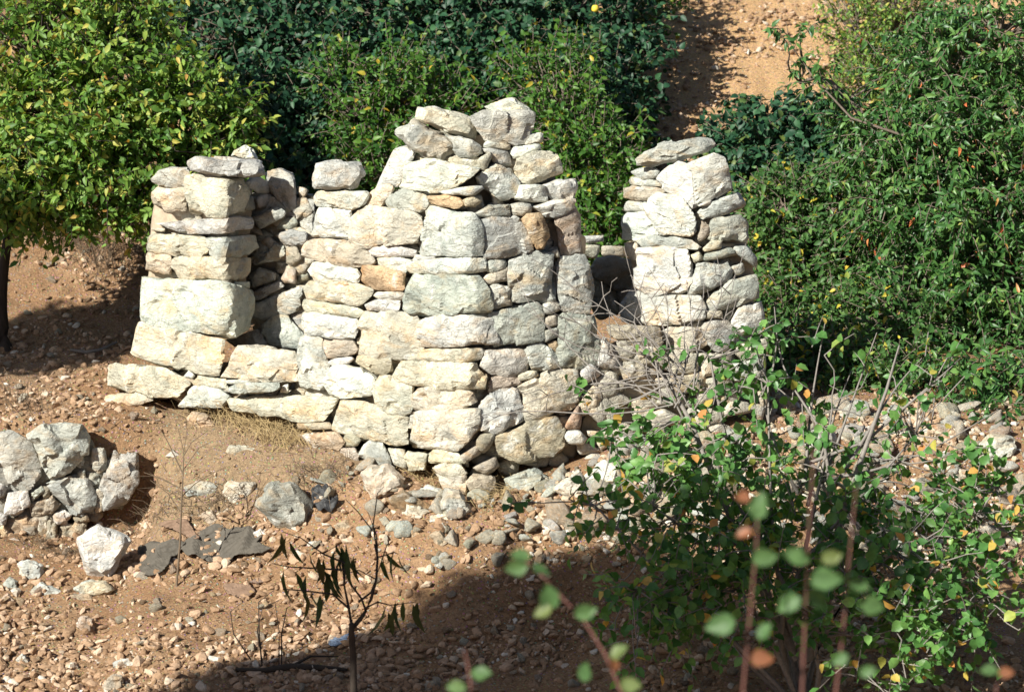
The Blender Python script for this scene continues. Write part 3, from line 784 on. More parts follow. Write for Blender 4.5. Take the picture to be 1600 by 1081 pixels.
rock('Q', '800,215 900,190 1010,200 1020,245 900,260 810,250', 't', 'low tan rock behind the shrub at the foot of the rubble', 0.7)
rock('R', '835,265 850,205 900,175 965,178 992,225 975,262 900,285', 'w', 'large rounded pale boulder at the right end of the rubble bank', 0.8, 'boulder')
rock('R', '770,225 800,205 830,220 825,250 780,250', 'c', 'cream stone touching the left side of the large pale boulder', 0.8)
rock('R', '740,330 790,305 835,330 810,365 750,365', 't', 'tan boulder below the large pale boulder on the rubble bank', 0.8)
rock('R', '690,140 760,150 810,185 780,200 710,180', 'p', 'pinkish slab on the crest of the rubble bank', 0.6)
rock('R', '640,160 690,150 690,185 650,190', 'W', 'small white stone on the crest of the rubble bank', 0.8)

# rubble: many loose stones sharing a handful of shapes
PROTO = proto_rocks(14, 3, 28)
for m in PROTO: m.materials.append(M_STONE)
def pieces(n, x0, x1, y0, y1, lo, hi, name, label, cat, group, codes, mask=None, power=2.0):
    k = 0
    while k < n:
        x, y = rng.uniform(x0, x1), rng.uniform(y0, y1)
        if under_wall(np.array(x), np.array(y)) or (mask and not mask(x, y)): continue
        s = lo + (hi - lo) * rng.uniform() ** power
        o = bpy.data.objects.new(name, PROTO[int(rng.integers(0, 14))]); COL.objects.link(o)
        o.location = (x, y, float(ground(x, y)) + s * 0.22)
        o.scale = (s, s * rng.uniform(0.7, 1.0), s * rng.uniform(0.6, 0.9)); o.rotation_euler = (rng.normal(0, 0.35), rng.normal(0, 0.35), rng.uniform(0, 6.28))
        o.color = tint(codes[int(rng.integers(0, len(codes)))]); tag(o, label, cat, group); k += 1
pieces(295, 0.55, 4.6, -0.45, 1.0, 0.05, 0.19, 'rubble_stone', 'loose pale limestone in the rubble bank sloping down behind the shrub', 'stone', 'rubble stones on the bank', 'wwcctpWt',
       lambda x, y: (min(x, 1.4) * T33 + 0.4 * float(sstep(1.5, 2.6, x)) - y) < 1.05)
pieces(270, -3.8, 1.8, -2.6, 0.7, 0.03, 0.075, 'field_stone', 'earth coloured stone strewn on the ploughed soil in front of the ruin', 'stone', 'field stones on the foreground soil', 'ppptbtoc',
       lambda x, y: not mound(x, y) and not (x < -2.2 and y > 0.8), 1.6)
pieces(110, -1.2, 1.4, -0.75, 0.4, 0.04, 0.13, 'fallen_stone', 'small pale stone fallen at the foot of the central pier', 'stone', 'fallen stones at the foot of the central pier', 'cwtccW', lambda x, y: (max(-x * T35, x * T33) - y) < 0.75)
for _k in range(16):
    _x, _y = rng.uniform(0.85, 1.5), rng.uniform(0.5, 1.5); _s = rng.uniform(0.09, 0.17)
    _o = bpy.data.objects.new('fallen_stone', PROTO[_k % 14]); COL.objects.link(_o); _o.location = (_x, _y, float(ground(np.array(_x), np.array(_y))) + _s * 0.3)
    _o.scale = (_s, _s * .85, _s * .75); _o.rotation_euler = (rng.normal(0, .3), rng.normal(0, .3), rng.uniform(0, 6.28)); _o.color = tint('wcWc'[_k % 4])
    tag(_o, 'pale stone fallen inside the opening between the central and right piers', 'stone', 'stones fallen inside the opening')
pieces(70, -4.0, -2.3, 1.3, 5.0, 0.03, 0.08, 'path_stone', 'tan stone lying on the bare ground beyond the left pier', 'stone', 'stones on the ground beyond the left pier', 'ptpoc')

# ------------------------------------------------------------------ low grey terrace wall at left
P0, _ = ghit(100, 842)
FN = norm(np.array([0.12, -1.0, 0.0])); SURF['F'] = (plane(FN, P0, 9.0),)
wall2 = root('terrace_wall', tuple(P0), 'low rough grey stone retaining wall at the left edge holding up the earth terrace', 'stone wall')
KS = """
g 0 | -60,260 0,236 80,227 184,290 256,440 254,494 180,546 150,596 56,545 16,400
g -.05 | 176,242 280,176 502,186 546,260 525,404 442,486 320,496 236,320
g .02 | 571,454 577,326 654,326 666,444 620,486
g -.05 | 634,562 696,400 716,341 856,346 856,532 794,646 656,696
w 0 | 276,542 390,491 436,510 380,556
g -.02 | 306,562 440,506 562,506 596,600 585,716 468,746 366,622
t .01 | 587,602 620,566 656,600 645,704 598,721
w 0 | 30,724 56,606 172,586 185,674 100,736
g .02 | 186,602 260,556 276,590 208,646
t 0 | 276,652 330,616 376,670 322,736 276,726
w 0 | 336,742 390,700 446,740 412,796 346,796
t 0 | 460,752 540,731 556,776 478,786
g .02 | -40,530 0,536 44,570 22,626 -40,630
w 0 | -40,720 0,726 44,740 32,796 -40,800
t 0 | 286,902 296,776 354,776 354,904 308,956
t .02 | 376,812 430,786 536,786 525,906 396,916
t .05 | 46,762 160,736 256,760 254,904 98,856 26,824
c -.04 | -30,906 120,881 246,890 172,966 58,946
g .04 | -40,340 0,336 34,380 24,404 -40,425
g .03 | 486,470 532,456 540,505 490,512
g .05 | 440,490 490,480 500,520 440,520
t .04 | 250,560 320,560 310,620 270,640
t .04 | 180,660 290,640 290,740 200,740
g .06 | 540,470 620,480 640,560 560,560
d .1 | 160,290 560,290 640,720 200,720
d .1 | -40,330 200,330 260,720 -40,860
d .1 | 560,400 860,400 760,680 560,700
t .05 | 240,740 300,730 300,900 240,920
c .0 | -40,830 30,800 60,880 -40,900
""".strip().splitlines()
fv, ft = fill([(pix('K', '-30,300 150,300 560,420 800,400 740,640 520,780 500,900 -30,900'), 'F', 0.10, 22)])
o = child('chinking_fill', fv, ft, M_STONE, wall2); o.color = (0.33, 0.29, 0.24, 1); o['kind'] = 'stuff'
for line in KS:
    head, body = line.split('|'); h = head.split(); poly = pix('K', body)
    pts, m = wall_points(poly, 'F', float(h[1]))
    me, c = stone_mesh('wall_stone', pts, 5 if m > .12 else 4, None, 1.7)
    o = link('wall_stone', me, M_STONE, wall2, c - P0); o.color = tuple(v * 0.9 for v in tint(h[0])[:3]) + (1.0,)

# ------------------------------------------------------------------ plants
def tube(paths, radii, sides=5):
    """paths: list of (k,3) polylines, radii: list of (k,) arrays"""
    VV, TT, o = [], [], 0
    for P, r in zip(paths, radii):
        P = np.asarray(P, float); r = np.asarray(r, float); k = len(P)
        d = norm(np.gradient(P, axis=0)); ref = np.where(np.abs(d[:, 2:3]) > 0.9, np.array([[1.0, 0, 0]]), np.array([[0, 0, 1.0]]))
        u = norm(np.cross(d, ref)); v = np.cross(d, u)
        a = np.arange(sides) * 2 * math.pi / sides
        ring = P[:, None] + r[:, None, None] * (u[:, None] * np.cos(a)[None, :, None] + v[:, None] * np.sin(a)[None, :, None])
        VV.append(ring.reshape(-1, 3)); VV.append(P[-1:] + d[-1:] * r[-1])
        i = (np.arange(k - 1)[:, None] * sides); j = np.arange(sides)[None]; j2 = (j + 1) % sides
        A = i + j; B = i + j2; C_ = A + sides; D_ = B + sides
        TT.append(np.stack([A, B, D_], -1).reshape(-1, 3) + o); TT.append(np.stack([A, D_, C_], -1).reshape(-1, 3) + o)
        e = (k - 1) * sides + np.arange(sides); TT.append(np.stack([e, (k - 1) * sides + (np.arange(sides) + 1) % sides, np.full(sides, k * sides)], -1) + o)
        o += k * sides + 1
    return np.vstack(VV), np.vstack(TT)
def curve(a, b, k=8, wob=0.06, sag=0.0):
    a = np.asarray(a, float); b = np.asarray(b, float); t = np.linspace(0, 1, k)[:, None]
    L = np.linalg.norm(b - a); off = rng.normal(0, wob * L, 3); off2 = rng.normal(0, wob * L * 0.5, 3)
    return a + (b - a) * t + off * np.sin(math.pi * t) + off2 * np.sin(2 * math.pi * t) + np.array([0, 0, -sag * L]) * t * t
LT = np.array([[0, 4, 1], [1, 4, 5], [1, 5, 2], [2, 5, 3], [0, 1, 6], [1, 7, 6], [1, 2, 7], [2, 3, 7]])
def leaves(B, D, Nn, L, W, fold=0.18, curl=0.25, tipw=0.8):
    D = norm(D); Nn = norm(Nn - D * (Nn * D).sum(-1, keepdims=True)); S_ = np.cross(D, Nn)
    L = L[:, None]; W = W[:, None]
    def rib(t): return B + D * L * t - Nn * (curl * L * t * t)
    def sd(t, wd, sg): return rib(t) + S_ * (sg * W * 0.5 * wd) + Nn * (fold * W)
    V = np.stack([rib(0.0), rib(0.33), rib(0.68), rib(1.0), sd(0.3, 1.0, 1), sd(0.66, tipw, 1), sd(0.3, 1.0, -1), sd(0.66, tipw, -1)], 1)
    T = LT[None] + (np.arange(len(B)) * 8)[:, None, None]
    return V.reshape(-1, 3), T.reshape(-1, 3)
def big_leaves(B, D, Nn, L, W):
    D = norm(D); Nn = norm(Nn - D * (Nn * D).sum(-1, keepdims=True)); S_ = np.cross(D, Nn); VV, TT = [], []
    ts = np.array([0, .08, .22, .4, .58, .75, .9, 1.0]); ws = np.array([.04, .42, .85, 1.0, .92, .66, .3, .02])
    for k in range(len(B)):
        cu = rng.uniform(.05, .4); tw = rng.normal(0, .25); wa = rng.uniform(0, 6.28); v = []
        for t, wd in zip(ts, ws):
            c = B[k] + D[k] * L[k] * t - Nn[k] * cu * L[k] * t * t; sd = S_[k] * math.cos(tw * t) + Nn[k] * math.sin(tw * t)
            for e in (-1, -.5, 0, .5, 1): v.append(c + sd * e * wd * W[k] * .5 * (1 + .08 * math.sin(9 * t + wa + e)) + Nn[k] * (abs(e) ** 1.5 * .14 * W[k] + .03 * W[k] * math.sin(11 * t + 3 * e + wa)))
        t_ = []
        for i in range(7):
            for j in range(4): a_ = i * 5 + j; t_ += [(a_, a_ + 1, a_ + 6), (a_, a_ + 6, a_ + 5)]
        VV.append(np.array(v)); TT.append(np.array(t_) + 40 * k)
    return np.vstack(VV), np.vstack(TT)
def blob_anchors(blobs):
    """blobs: (px,py,depth,rx_px,ry_px,rz_m,n) -> anchors and outward directions"""
    A, O = [], []
    for px, py, zc, rx, ry, rz, n in blobs:
        c = at(px, py, zc); sx, sy = rx * zc / FPX, ry * zc / FPX
        d = norm(rng.normal(size=(n, 3))); r = rng.uniform(0.25, 1.0, n) ** 0.6
        r = r * (1 + 0.28 * pnoise(d * 2.2 + c * 3.1) + 0.12 * pnoise(d * 5 + c))
        p = d * r[:, None] * np.array([sx, rz, sy]); A.append(c + p); O.append(norm(p + 1e-6))
    return np.vstack(A), np.vstack(O)
SUNB = np.array([-0.15, -0.35, 0.8])
def twig_leaves(A, O, tl=(0.18, 0.32), nl=9, size=0.07, ratio=0.5, droop=0.4, up=0.25, nrm=0.55, tipw=0.8, curl=0.25, jitter=0.5, fold=0.18):
    n = len(A); tlen = rng.uniform(*tl, n)
    D = norm(O * 0.7 + rng.normal(0, 0.45, (n, 3)) + np.array([0, 0, up]))
    t = (np.arange(nl) + 0.6) / nl
    pos = A[:, None] + D[:, None] * tlen[:, None, None] * t[None, :, None]
    pos[..., 2] -= droop * 0.5 * tlen[:, None] * t[None] ** 2
    side = norm(np.cross(D, norm(rng.normal(size=(n, 3)))))
    sg = np.where(np.arange(nl) % 2 == 0, 1.0, -1.0)
    LD = D[:, None] * 0.45 + side[:, None] * sg[None, :, None] * 0.8 + rng.normal(0, jitter, (n, nl, 3)); LD[..., 2] -= droop
    NN = SUNB * nrm + rng.normal(0, 0.5, (n, nl, 3))
    L = size * rng.uniform(0.6, 1.2, (n, nl))
    V, T = leaves(pos.reshape(-1, 3), LD.reshape(-1, 3), NN.reshape(-1, 3), L.ravel(), (L * ratio * rng.uniform(0.8, 1.2, L.shape)).ravel(), fold, curl, tipw)
    path = np.stack([A, A + D * tlen[:, None] * 0.5 - np.array([0, 0, 1]) * (droop * 0.12 * tlen)[:, None], A + D * tlen[:, None] - np.array([0, 0, 1]) * (droop * 0.5 * tlen)[:, None]], 1)
    return V, T, path
def plant(name, label, cat, base, limbs, blobs, leafmat, barkmat, group=None, connect=0.3, lr=0.03, trunk=None, extra_paths=(), **kw):
    base = np.asarray(base, float)
    r = root(name, tuple(base), label, cat, group)
    A, O = blob_anchors(blobs)
    V, T, tp = twig_leaves(A, O, **kw)
    paths, radii = [], []
    start = base + np.array([0, 0, -0.08])
    tips = []
    if trunk is not None:
        top = np.asarray(trunk[0]); p = curve(start, top, 9, 0.05); paths.append(p); radii.append(np.linspace(trunk[1], trunk[1] * 0.6, 9)); lstart = top
    else: lstart = start
    for e in limbs:
        p = curve(lstart, e, 10, 0.07); paths.append(p); radii.append(np.linspace(lr, lr * 0.28, 10)); tips.append(p)
    LP = np.vstack(tips)
    for i in np.where(rng.uniform(0, 1, len(A)) < connect)[0]:
        q = LP[np.argmin(((LP - A[i]) ** 2).sum(1) + 0.15 * np.maximum(0, LP[:, 2] - A[i][2]) )]
        paths.append(curve(q, A[i], 5, 0.06)); radii.append(np.linspace(lr * 0.22, 0.004, 5))
    for p in tp: paths.append(p); radii.append(np.array([0.0045, 0.0035, 0.002]))
    for p, rr in extra_paths: paths.append(p); radii.append(rr)
    bv, bt = tube(paths, radii, 4)
    child('trunk' if trunk is not None else 'stems', bv, bt, barkmat, r)
    child('crown', V, T, leafmat, r)
    return r
def foot(px, py, zc):
    p = at(px, py, zc); return np.array([p[0], p[1], float(ground(p[0], p[1]))])

GREENY = leaf_material('yellowing leaf', [(0.0, (0.054, 0.133, 0.021)), (0.4, (0.114, 0.216, 0.036)), (0.74, (0.183, 0.300, 0.057)), (0.90, (0.314, 0.357, 0.072)), (0.97, (0.475, 0.420, 0.092)), (1.0, (0.454, 0.216, 0.062))], 0.5, 0.3)
SHADEDL = leaf_material('shade-toned bramble leaf', [(0.0, (0.010, 0.038, 0.019)), (0.5, (0.022, 0.072, 0.035)), (0.9, (0.041, 0.110, 0.045)), (1.0, (0.102, 0.129, 0.027))], 0.5, 0.12, 0.3)  # dark bluish tone paints the thicket's skylit shade into the leaves
MIDL = leaf_material('green shrub leaf', [(0.0, (0.029, 0.090, 0.015)), (0.5, (0.060, 0.148, 0.023)), (0.94, (0.109, 0.212, 0.034)), (0.975, (0.275, 0.284, 0.038)), (1.0, (0.459, 0.316, 0.038))], 0.45, 0.28)
CHERRY = leaf_material('cherry leaf', [(0.0, (0.026, 0.085, 0.022)), (0.5, (0.058, 0.147, 0.038)), (0.9, (0.109, 0.221, 0.055)), (0.986, (0.167, 0.250, 0.055)), (0.993, (0.578, 0.191, 0.073)), (1.0, (0.578, 0.147, 0.064))], 0.42, 0.22, 0.4)
SMALLL = leaf_material('small shrub leaf', [(0.0, (0.034, 0.094, 0.024)), (0.6, (0.067, 0.150, 0.038)), (0.93, (0.112, 0.200, 0.048)), (0.97, (0.471, 0.412, 0.048)), (1.0, (0.539, 0.374, 0.048))], 0.5, 0.25)
SHRUBL = leaf_material('foreground shrub leaf', [(0.0, (0.044, 0.125, 0.034)), (0.5, (0.089, 0.217, 0.054)), (0.91, (0.163, 0.315, 0.084)), (0.95, (0.377, 0.393, 0.084)), (0.98, (0.565, 0.340, 0.084)), (1.0, (0.565, 0.223, 0.084))], 0.42, 0.3, 0.4)
SPRIGL = leaf_material('young shoot leaf', [(0.0, (0.068, 0.142, 0.051)), (0.8, (0.097, 0.180, 0.066)), (0.95, (0.156, 0.180, 0.061)), (1.0, (0.166, 0.170, 0.061))], 0.5, 0.35)
ORANGEL = leaf_material('orange leaf', [(0.0, (0.270, 0.077, 0.045)), (1.0, (0.252, 0.126, 0.063))], 0.5, 0.3)
PEACHL = leaf_material('shade-toned hanging leaf', [(0.0, (0.016, 0.032, 0.010)), (0.7, (0.035, 0.065, 0.018)), (1.0, (0.07, 0.06, 0.02))], 0.5, 0.22)  # near-black green paints backlit shade into the sapling's leaf colour

LITTER = leaf_material('fallen leaf', [(0.0, (0.10, 0.065, 0.04)), (0.6, (0.20, 0.13, 0.075)), (1.0, (0.34, 0.22, 0.10))], 0.8, 0.1, 0.1)
tag(link('leaf_litter', mesh_tris('leaf_litter', *litter()), LITTER), kind='stuff')
# left yellowing tree
fb = foot(8, 470, 22.8)
plant('fruit_tree', 'yellowing broad crowned tree at the left edge with its trunk in the shade', 'tree', fb,
      [at(80, 120, 23.2), at(180, 80, 23.0), at(260, 190, 23.1), at(330, 230, 23.0), at(60, 260, 22.8), at(150, 280, 22.9), at(-80, 150, 23)],
      [(60, 60, 23.3, 130, 100, .8, 330), (180, 120, 23.1, 120, 90, .8, 330), (290, 190, 23.0, 105, 75, .6, 290), (90, 200, 22.8, 130, 90, .8, 340),
       (200, 265, 22.8, 150, 80, .6, 330), (40, 280, 22.5, 110, 65, .45, 220), (340, 235, 23.0, 50, 50, .4, 80), (150, 20, 23.6, 110, 70, .6, 220), (100, 315, 22.6, 190, 42, .35, 190)],
      GREENY, M_DARKBARK, trunk=(at(14, 360, 22.9), 0.06), lr=0.05, nl=11, size=0.08, ratio=0.48, droop=0.35, tl=(0.2, 0.36))
# thicket behind, its shade put into the leaf colour
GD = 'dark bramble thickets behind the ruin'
dk = dict(leafmat=SHADEDL, barkmat=M_BARK, group=GD, connect=0.15, lr=0.03, nl=12, size=0.08, ratio=0.6, droop=0.35, tl=(0.2, 0.36), tipw=0.9, nrm=0.75, jitter=0.4)
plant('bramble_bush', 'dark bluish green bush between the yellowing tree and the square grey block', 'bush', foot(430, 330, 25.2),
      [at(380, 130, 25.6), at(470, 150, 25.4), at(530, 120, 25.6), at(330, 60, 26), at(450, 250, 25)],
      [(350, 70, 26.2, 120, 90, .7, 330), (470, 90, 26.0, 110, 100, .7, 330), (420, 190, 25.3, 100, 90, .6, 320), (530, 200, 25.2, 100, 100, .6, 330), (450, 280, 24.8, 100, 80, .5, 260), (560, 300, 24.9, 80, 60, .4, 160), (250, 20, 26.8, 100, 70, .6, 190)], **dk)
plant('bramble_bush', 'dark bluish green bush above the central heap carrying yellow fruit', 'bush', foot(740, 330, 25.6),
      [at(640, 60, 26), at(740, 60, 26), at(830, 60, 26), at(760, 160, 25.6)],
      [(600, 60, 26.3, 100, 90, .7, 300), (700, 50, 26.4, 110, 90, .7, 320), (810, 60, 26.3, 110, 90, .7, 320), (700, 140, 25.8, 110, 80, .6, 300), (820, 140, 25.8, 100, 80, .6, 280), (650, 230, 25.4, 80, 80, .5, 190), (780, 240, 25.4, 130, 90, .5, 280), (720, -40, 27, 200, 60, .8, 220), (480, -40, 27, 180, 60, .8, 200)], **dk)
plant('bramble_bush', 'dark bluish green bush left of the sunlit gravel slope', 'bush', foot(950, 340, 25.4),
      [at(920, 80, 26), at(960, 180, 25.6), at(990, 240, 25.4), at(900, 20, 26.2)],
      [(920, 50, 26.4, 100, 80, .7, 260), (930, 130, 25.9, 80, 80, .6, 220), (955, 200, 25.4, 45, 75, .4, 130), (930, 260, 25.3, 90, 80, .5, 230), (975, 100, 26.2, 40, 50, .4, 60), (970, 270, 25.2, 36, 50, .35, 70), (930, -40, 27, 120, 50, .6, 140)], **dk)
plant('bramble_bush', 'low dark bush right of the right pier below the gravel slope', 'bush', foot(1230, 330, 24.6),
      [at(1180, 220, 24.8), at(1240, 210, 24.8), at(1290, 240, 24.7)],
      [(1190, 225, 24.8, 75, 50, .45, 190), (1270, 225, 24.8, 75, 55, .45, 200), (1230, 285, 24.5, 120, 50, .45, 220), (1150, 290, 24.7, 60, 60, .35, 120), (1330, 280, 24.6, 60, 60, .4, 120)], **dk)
# lighter shrubs in front of the thicket
md = dict(leafmat=MIDL, barkmat=M_BARK, group='light green shrubs behind the ruin', connect=0.25, lr=0.018, nl=10, size=0.07, ratio=0.5, droop=0.2, up=0.6, tl=(0.22, 0.4), nrm=0.5)
plant('green_shrub', 'light green shrub with yellow leaves between the square grey block and the central heap', 'shrub', foot(600, 420, 24.3),
      [at(560, 180, 24.4), at(620, 150, 24.4), at(590, 220, 24.2), at(540, 260, 24.2)],
      [(590, 200, 24.5, 70, 70, .35, 170), (620, 140, 24.7, 60, 60, .3, 100), (590, 280, 24.2, 70, 60, .35, 150), (540, 130, 24.8, 50, 50, .3, 60), (690, 175, 24.8, 60, 50, .3, 90)], **md)
plant('green_shrub', 'light green shrub filling the gap between the central heap and the right pier', 'shrub', foot(930, 430, 24.0),
      [at(880, 180, 24.3), at(930, 220, 24.2), at(900, 280, 24.0), at(960, 300, 24)],
      [(880, 190, 24.5, 65, 70, .35, 160), (920, 260, 24.2, 70, 70, .4, 190), (950, 330, 24.0, 60, 60, .35, 160), (900, 330, 24.1, 60, 70, .35, 140), (950, 400, 24.0, 70, 50, .3, 110), (830, 120, 24.8, 50, 50, .3, 55), (890, 120, 24.8, 40, 45, .3, 50)], **md)
plant('green_shrub', 'bright green leafy shrub tip at the top edge beside the gravel slope', 'shrub', foot(1010, 100, 27.5),
      [at(1010, 20, 27.6), at(1030, 0, 27.6)], [(1015, 10, 27.6, 40, 32, .25, 60), (1000, -40, 27.8, 60, 40, .3, 60)], **md)
plant('green_shrub', 'yellow green shrub at the upper right edge of the gravel slope', 'shrub', foot(1380, 240, 26.6),
      [at(1340, 60, 26.8), at(1400, 40, 26.8), at(1370, 120, 26.7)],
      [(1350, 50, 27, 60, 60, .4, 170), (1410, 30, 27, 70, 60, .4, 180), (1380, 120, 26.8, 70, 60, .4, 190), (1340, 150, 26.7, 45, 40, .3, 80), (1430, 170, 26.7, 70, 60, .4, 170), (1360, -50, 27.2, 100, 60, .5, 160)],
      **{**md, 'leafmat': GREENY, 'size': 0.05})
# right side
plant('leafy_shrub', 'small leaved green shrub with a few yellow leaves right behind the right pier', 'shrub', foot(1270, 520, 23.2),
      [at(1230, 330, 23.4), at(1300, 330, 23.4), at(1340, 400, 23.3), at(1250, 420, 23.2), at(1400, 440, 23.2)],
      [(1230, 340, 23.6, 70, 60, .4, 230), (1310, 340, 23.6, 80, 70, .4, 260), (1250, 410, 23.5, 80, 60, .4, 230), (1350, 420, 23.4, 80, 70, .4, 270), (1300, 520, 23.4, 80, 60, .35, 170), (1400, 510, 23.2, 80, 70, .4, 250), (1240, 560, 23.6, 60, 60, .3, 110), (1330, 590, 23.2, 90, 50, .3, 170), (1200, 480, 23.9, 40, 70, .25, 80), (1250, 480, 23.0, 70, 40, .3, 150), (1330, 495, 22.7, 80, 40, .35, 150), (1200, 520, 22.9, 30, 40, .2, 50), (1420, 500, 22.3, 70, 50, .35, 130), (1240, 560, 21.9, 60, 45, .3, 110), (1310, 585, 21.5, 70, 40, .3, 120), (1390, 600, 21.4, 70, 40, .3, 120), (1240, 600, 21.5, 50, 30, .25, 60)],
      SMALLL, M_BARK, nl=10, size=0.065, ratio=0.5, droop=0.3, up=0.4, tl=(0.2, 0.36), connect=0.3, lr=0.022)
ch = foot(1640, 640, 22.9)
plant('cherry_tree', 'large dark green tree with long drooping leaves filling the right side', 'tree', ch,
      [at(1480, 120, 23), at(1560, 60, 23), at(1400, 250, 22.9), at(1330, 190, 23), at(1500, 330, 22.7), at(1460, 480, 22.6), at(1560, 560, 22.5), at(1680, 200, 22.8), at(1250, 130, 23.2), at(1520, 600, 22.5)],
      [(1560, 60, 23.2, 110, 90, .8, 290), (1470, 110, 23.2, 90, 80, .6, 220), (1560, 190, 22.9, 110, 90, .7, 300), (1450, 230, 22.9, 100, 70, .6, 250), (1370, 230, 22.9, 55, 50, .4, 90), (1530, 320, 22.7, 120, 90, .7, 320), (1430, 330, 22.7, 90, 70, .5, 210),
       (1560, 440, 22.6, 100, 90, .6, 290), (1460, 450, 22.6, 90, 80, .5, 230), (1550, 560, 22.5, 110, 80, .6, 290), (1450, 570, 22.6, 80, 60, .5, 190), (1680, 300, 22.9, 130, 200, .8, 330), (1660, 560, 22.6, 110, 120, .6, 240), (1340, 190, 23, 35, 30, .25, 26), (1240, 80, 22.8, 14, 40, .08, 8), (1285, 135, 22.7, 28, 26, .1, 12), (1520, 640, 22.3, 100, 45, .4, 190), (1600, 620, 22.3, 90, 60, .4, 170), (1440, 600, 21.4, 70, 40, .35, 120), (1510, 615, 21.3, 80, 40, .35, 140), (1590, 620, 21.3, 70, 50, .35, 140), (1560, 650, 21.0, 70, 25, .3, 80)],
      CHERRY, M_BARK, trunk=(at(1640, 330, 22.9), 0.11), lr=0.05, nl=12, size=0.084, ratio=0.36, droop=0.75, tl=(0.2, 0.36), connect=0.3, curl=0.35, tipw=0.75, nrm=0.6,
      extra_paths=[(np.array([at(1420, 215, 22.6), at(1330, 185, 22.6), at(1270, 120, 22.7), at(1235, 70, 22.8), at(1228, 35, 22.8)]), np.array([.014, .010, .007, .005, .003]))])

# yellow fruit in the thicket
for px, py, zc, sz, lb in ((792, 122, 25.0, 0.042, 'round yellow fruit hanging above the top of the central heap'), (930, 14, 25.6, 0.034, 'round yellow fruit near the top edge above the gravel slope side'),
                           (664, 149, 24.9, 0.026, 'small yellow fruit up left of the central heap')):
    D0, T0 = ICO[3]
    Vf = D0 * sz * np.array([1, 1, 1.08]); Vf = Vf * (1 + 0.06 * pnoise(D0 * 1.5 + px))[:, None]; Vf[:, 2] -= 0.25 * sz * np.exp(-((D0[:, 0] ** 2 + D0[:, 1] ** 2) / 0.06)) * np.sign(D0[:, 2])
    p = at(px, py, zc); o = link('fruit', mesh_tris('fruit', Vf, T0), M_FRUIT, None, p); tag(o, lb, 'fruit', 'yellow fruits in the dark bushes')
    q = np.array([p, p + np.array([0.005, 0.01, sz * 1.5]), p + np.array([0.02, 0.05, sz * 3])]) - p
    link('stalk', mesh_tris('stalk', *tube([q], [np.array([.004, .003, .003])], 4)), M_BARK, o)

# foreground shrub, many stems from one stool
sb = foot(1255, 1040, 17.8)
bare = []
for tgt in ((905, 480), (860, 470), (940, 440), (880, 540), (985, 430), (800, 420), (1000, 470), (1080, 460), (1120, 400), (1060, 520), (1150, 470), (920, 520), (840, 600), (800, 640), (760, 660), (1010, 520), (975, 385), (1100, 430), (1040, 450), (990, 500), (1150, 425), (900, 600), (820, 480), (960, 470), (1190, 520), (880, 440), (1070, 500)):
    s = at(rng.uniform(1030, 1090), rng.uniform(560, 640), 17.9); e = at(tgt[0], tgt[1], rng.uniform(17.9, 18.4))
    bare.append((curve(s, e, 8, 0.07), np.linspace(0.0065, 0.002, 8)))
    mainp = bare[-1][0]
    for _ in range(3):
        q = mainp[int(rng.integers(3, 7))]; bare.append((curve(q, q + np.array([rng.normal(0, .14), rng.normal(0, .08), rng.normal(0.05, .12)]), 4, 0.08), np.array([.004, .003, .0025, .002])))
for tgt in ((1185, 560), (1210, 480), (1290, 500), (1440, 560), (1500, 560), (1330, 580), (1470, 660), (1560, 640), (1370, 520), (1590, 860), (1540, 900)):
    s = at(rng.uniform(1230, 1330), rng.uniform(720, 800), 17.9); bare.append((curve(s, at(tgt[0], tgt[1], 18.1), 9, 0.05), np.linspace(0.014, 0.003, 9)))
bare.append((np.array([at(1262, 1030, 17.8), at(1290, 900, 17.8), at(1320, 790, 17.85), at(1352, 700, 17.9), at(1385, 610, 18.0), at(1405, 540, 18.05)]), np.array([.035, .028, .023, .018, .012, .006])))
bare.append((np.array([at(1245, 1030, 17.8), at(1180, 900, 17.8), at(1120, 760, 17.85), at(1080, 660, 17.9), at(1040, 590, 18.0), at(985, 520, 18.05)]), np.array([.035, .028, .022, .018, .013, .007])))
plant('foreground_shrub', 'sprawling round leaved shrub with grey bare twigs in front of the ruin', 'shrub', sb,
      [at(1040, 600, 17.9), at(1110, 560, 17.9), at(1200, 600, 18), at(1300, 640, 18), at(1430, 680, 18), at(1560, 760, 18), at(1020, 790, 17.7), at(930, 790, 17.7), at(1000, 920, 17.5), at(1130, 760, 17.8), at(1400, 860, 17.6), at(1540, 930, 17.6), at(1320, 900, 17.5)],
      [(1080, 720, 17.8, 110, 75, .4, 43), (1010, 700, 17.9, 70, 60, .3, 17), (1160, 650, 17.9, 120, 80, .4, 24), (1100, 820, 17.7, 120, 80, .45, 74), (1060, 920, 17.5, 110, 70, .4, 59), (1180, 900, 17.6, 120, 90, .5, 69), (1290, 720, 18, 140, 90, .4, 26), (1260, 830, 17.7, 120, 80, .5, 43),
       (1420, 740, 18, 130, 70, .4, 39), (1400, 860, 17.6, 130, 80, .5, 74), (1540, 820, 17.8, 90, 80, .4, 39), (1500, 940, 17.5, 110, 70, .4, 54), (1350, 960, 17.4, 120, 70, .4, 62), (890, 790, 17.6, 60, 25, .2, 5), (960, 800, 17.6, 60, 40, .25, 10), (1120, 560, 18, 120, 60, .3, 11), (1250, 570, 18, 110, 60, .3, 12), (1420, 600, 18, 120, 60, .3, 15), (1420, 1040, 17.2, 80, 50, .3, 20), (1000, 980, 17.3, 60, 40, .3, 18), (940, 650, 18, 40, 40, .2, 5)],
      SHRUBL, M_GREYBARK, connect=0.85, lr=0.022, nl=7, size=0.078, ratio=0.68, droop=0.35, up=0.25, tl=(0.16, 0.32), tipw=0.95, curl=0.2, nrm=0.6, extra_paths=bare)

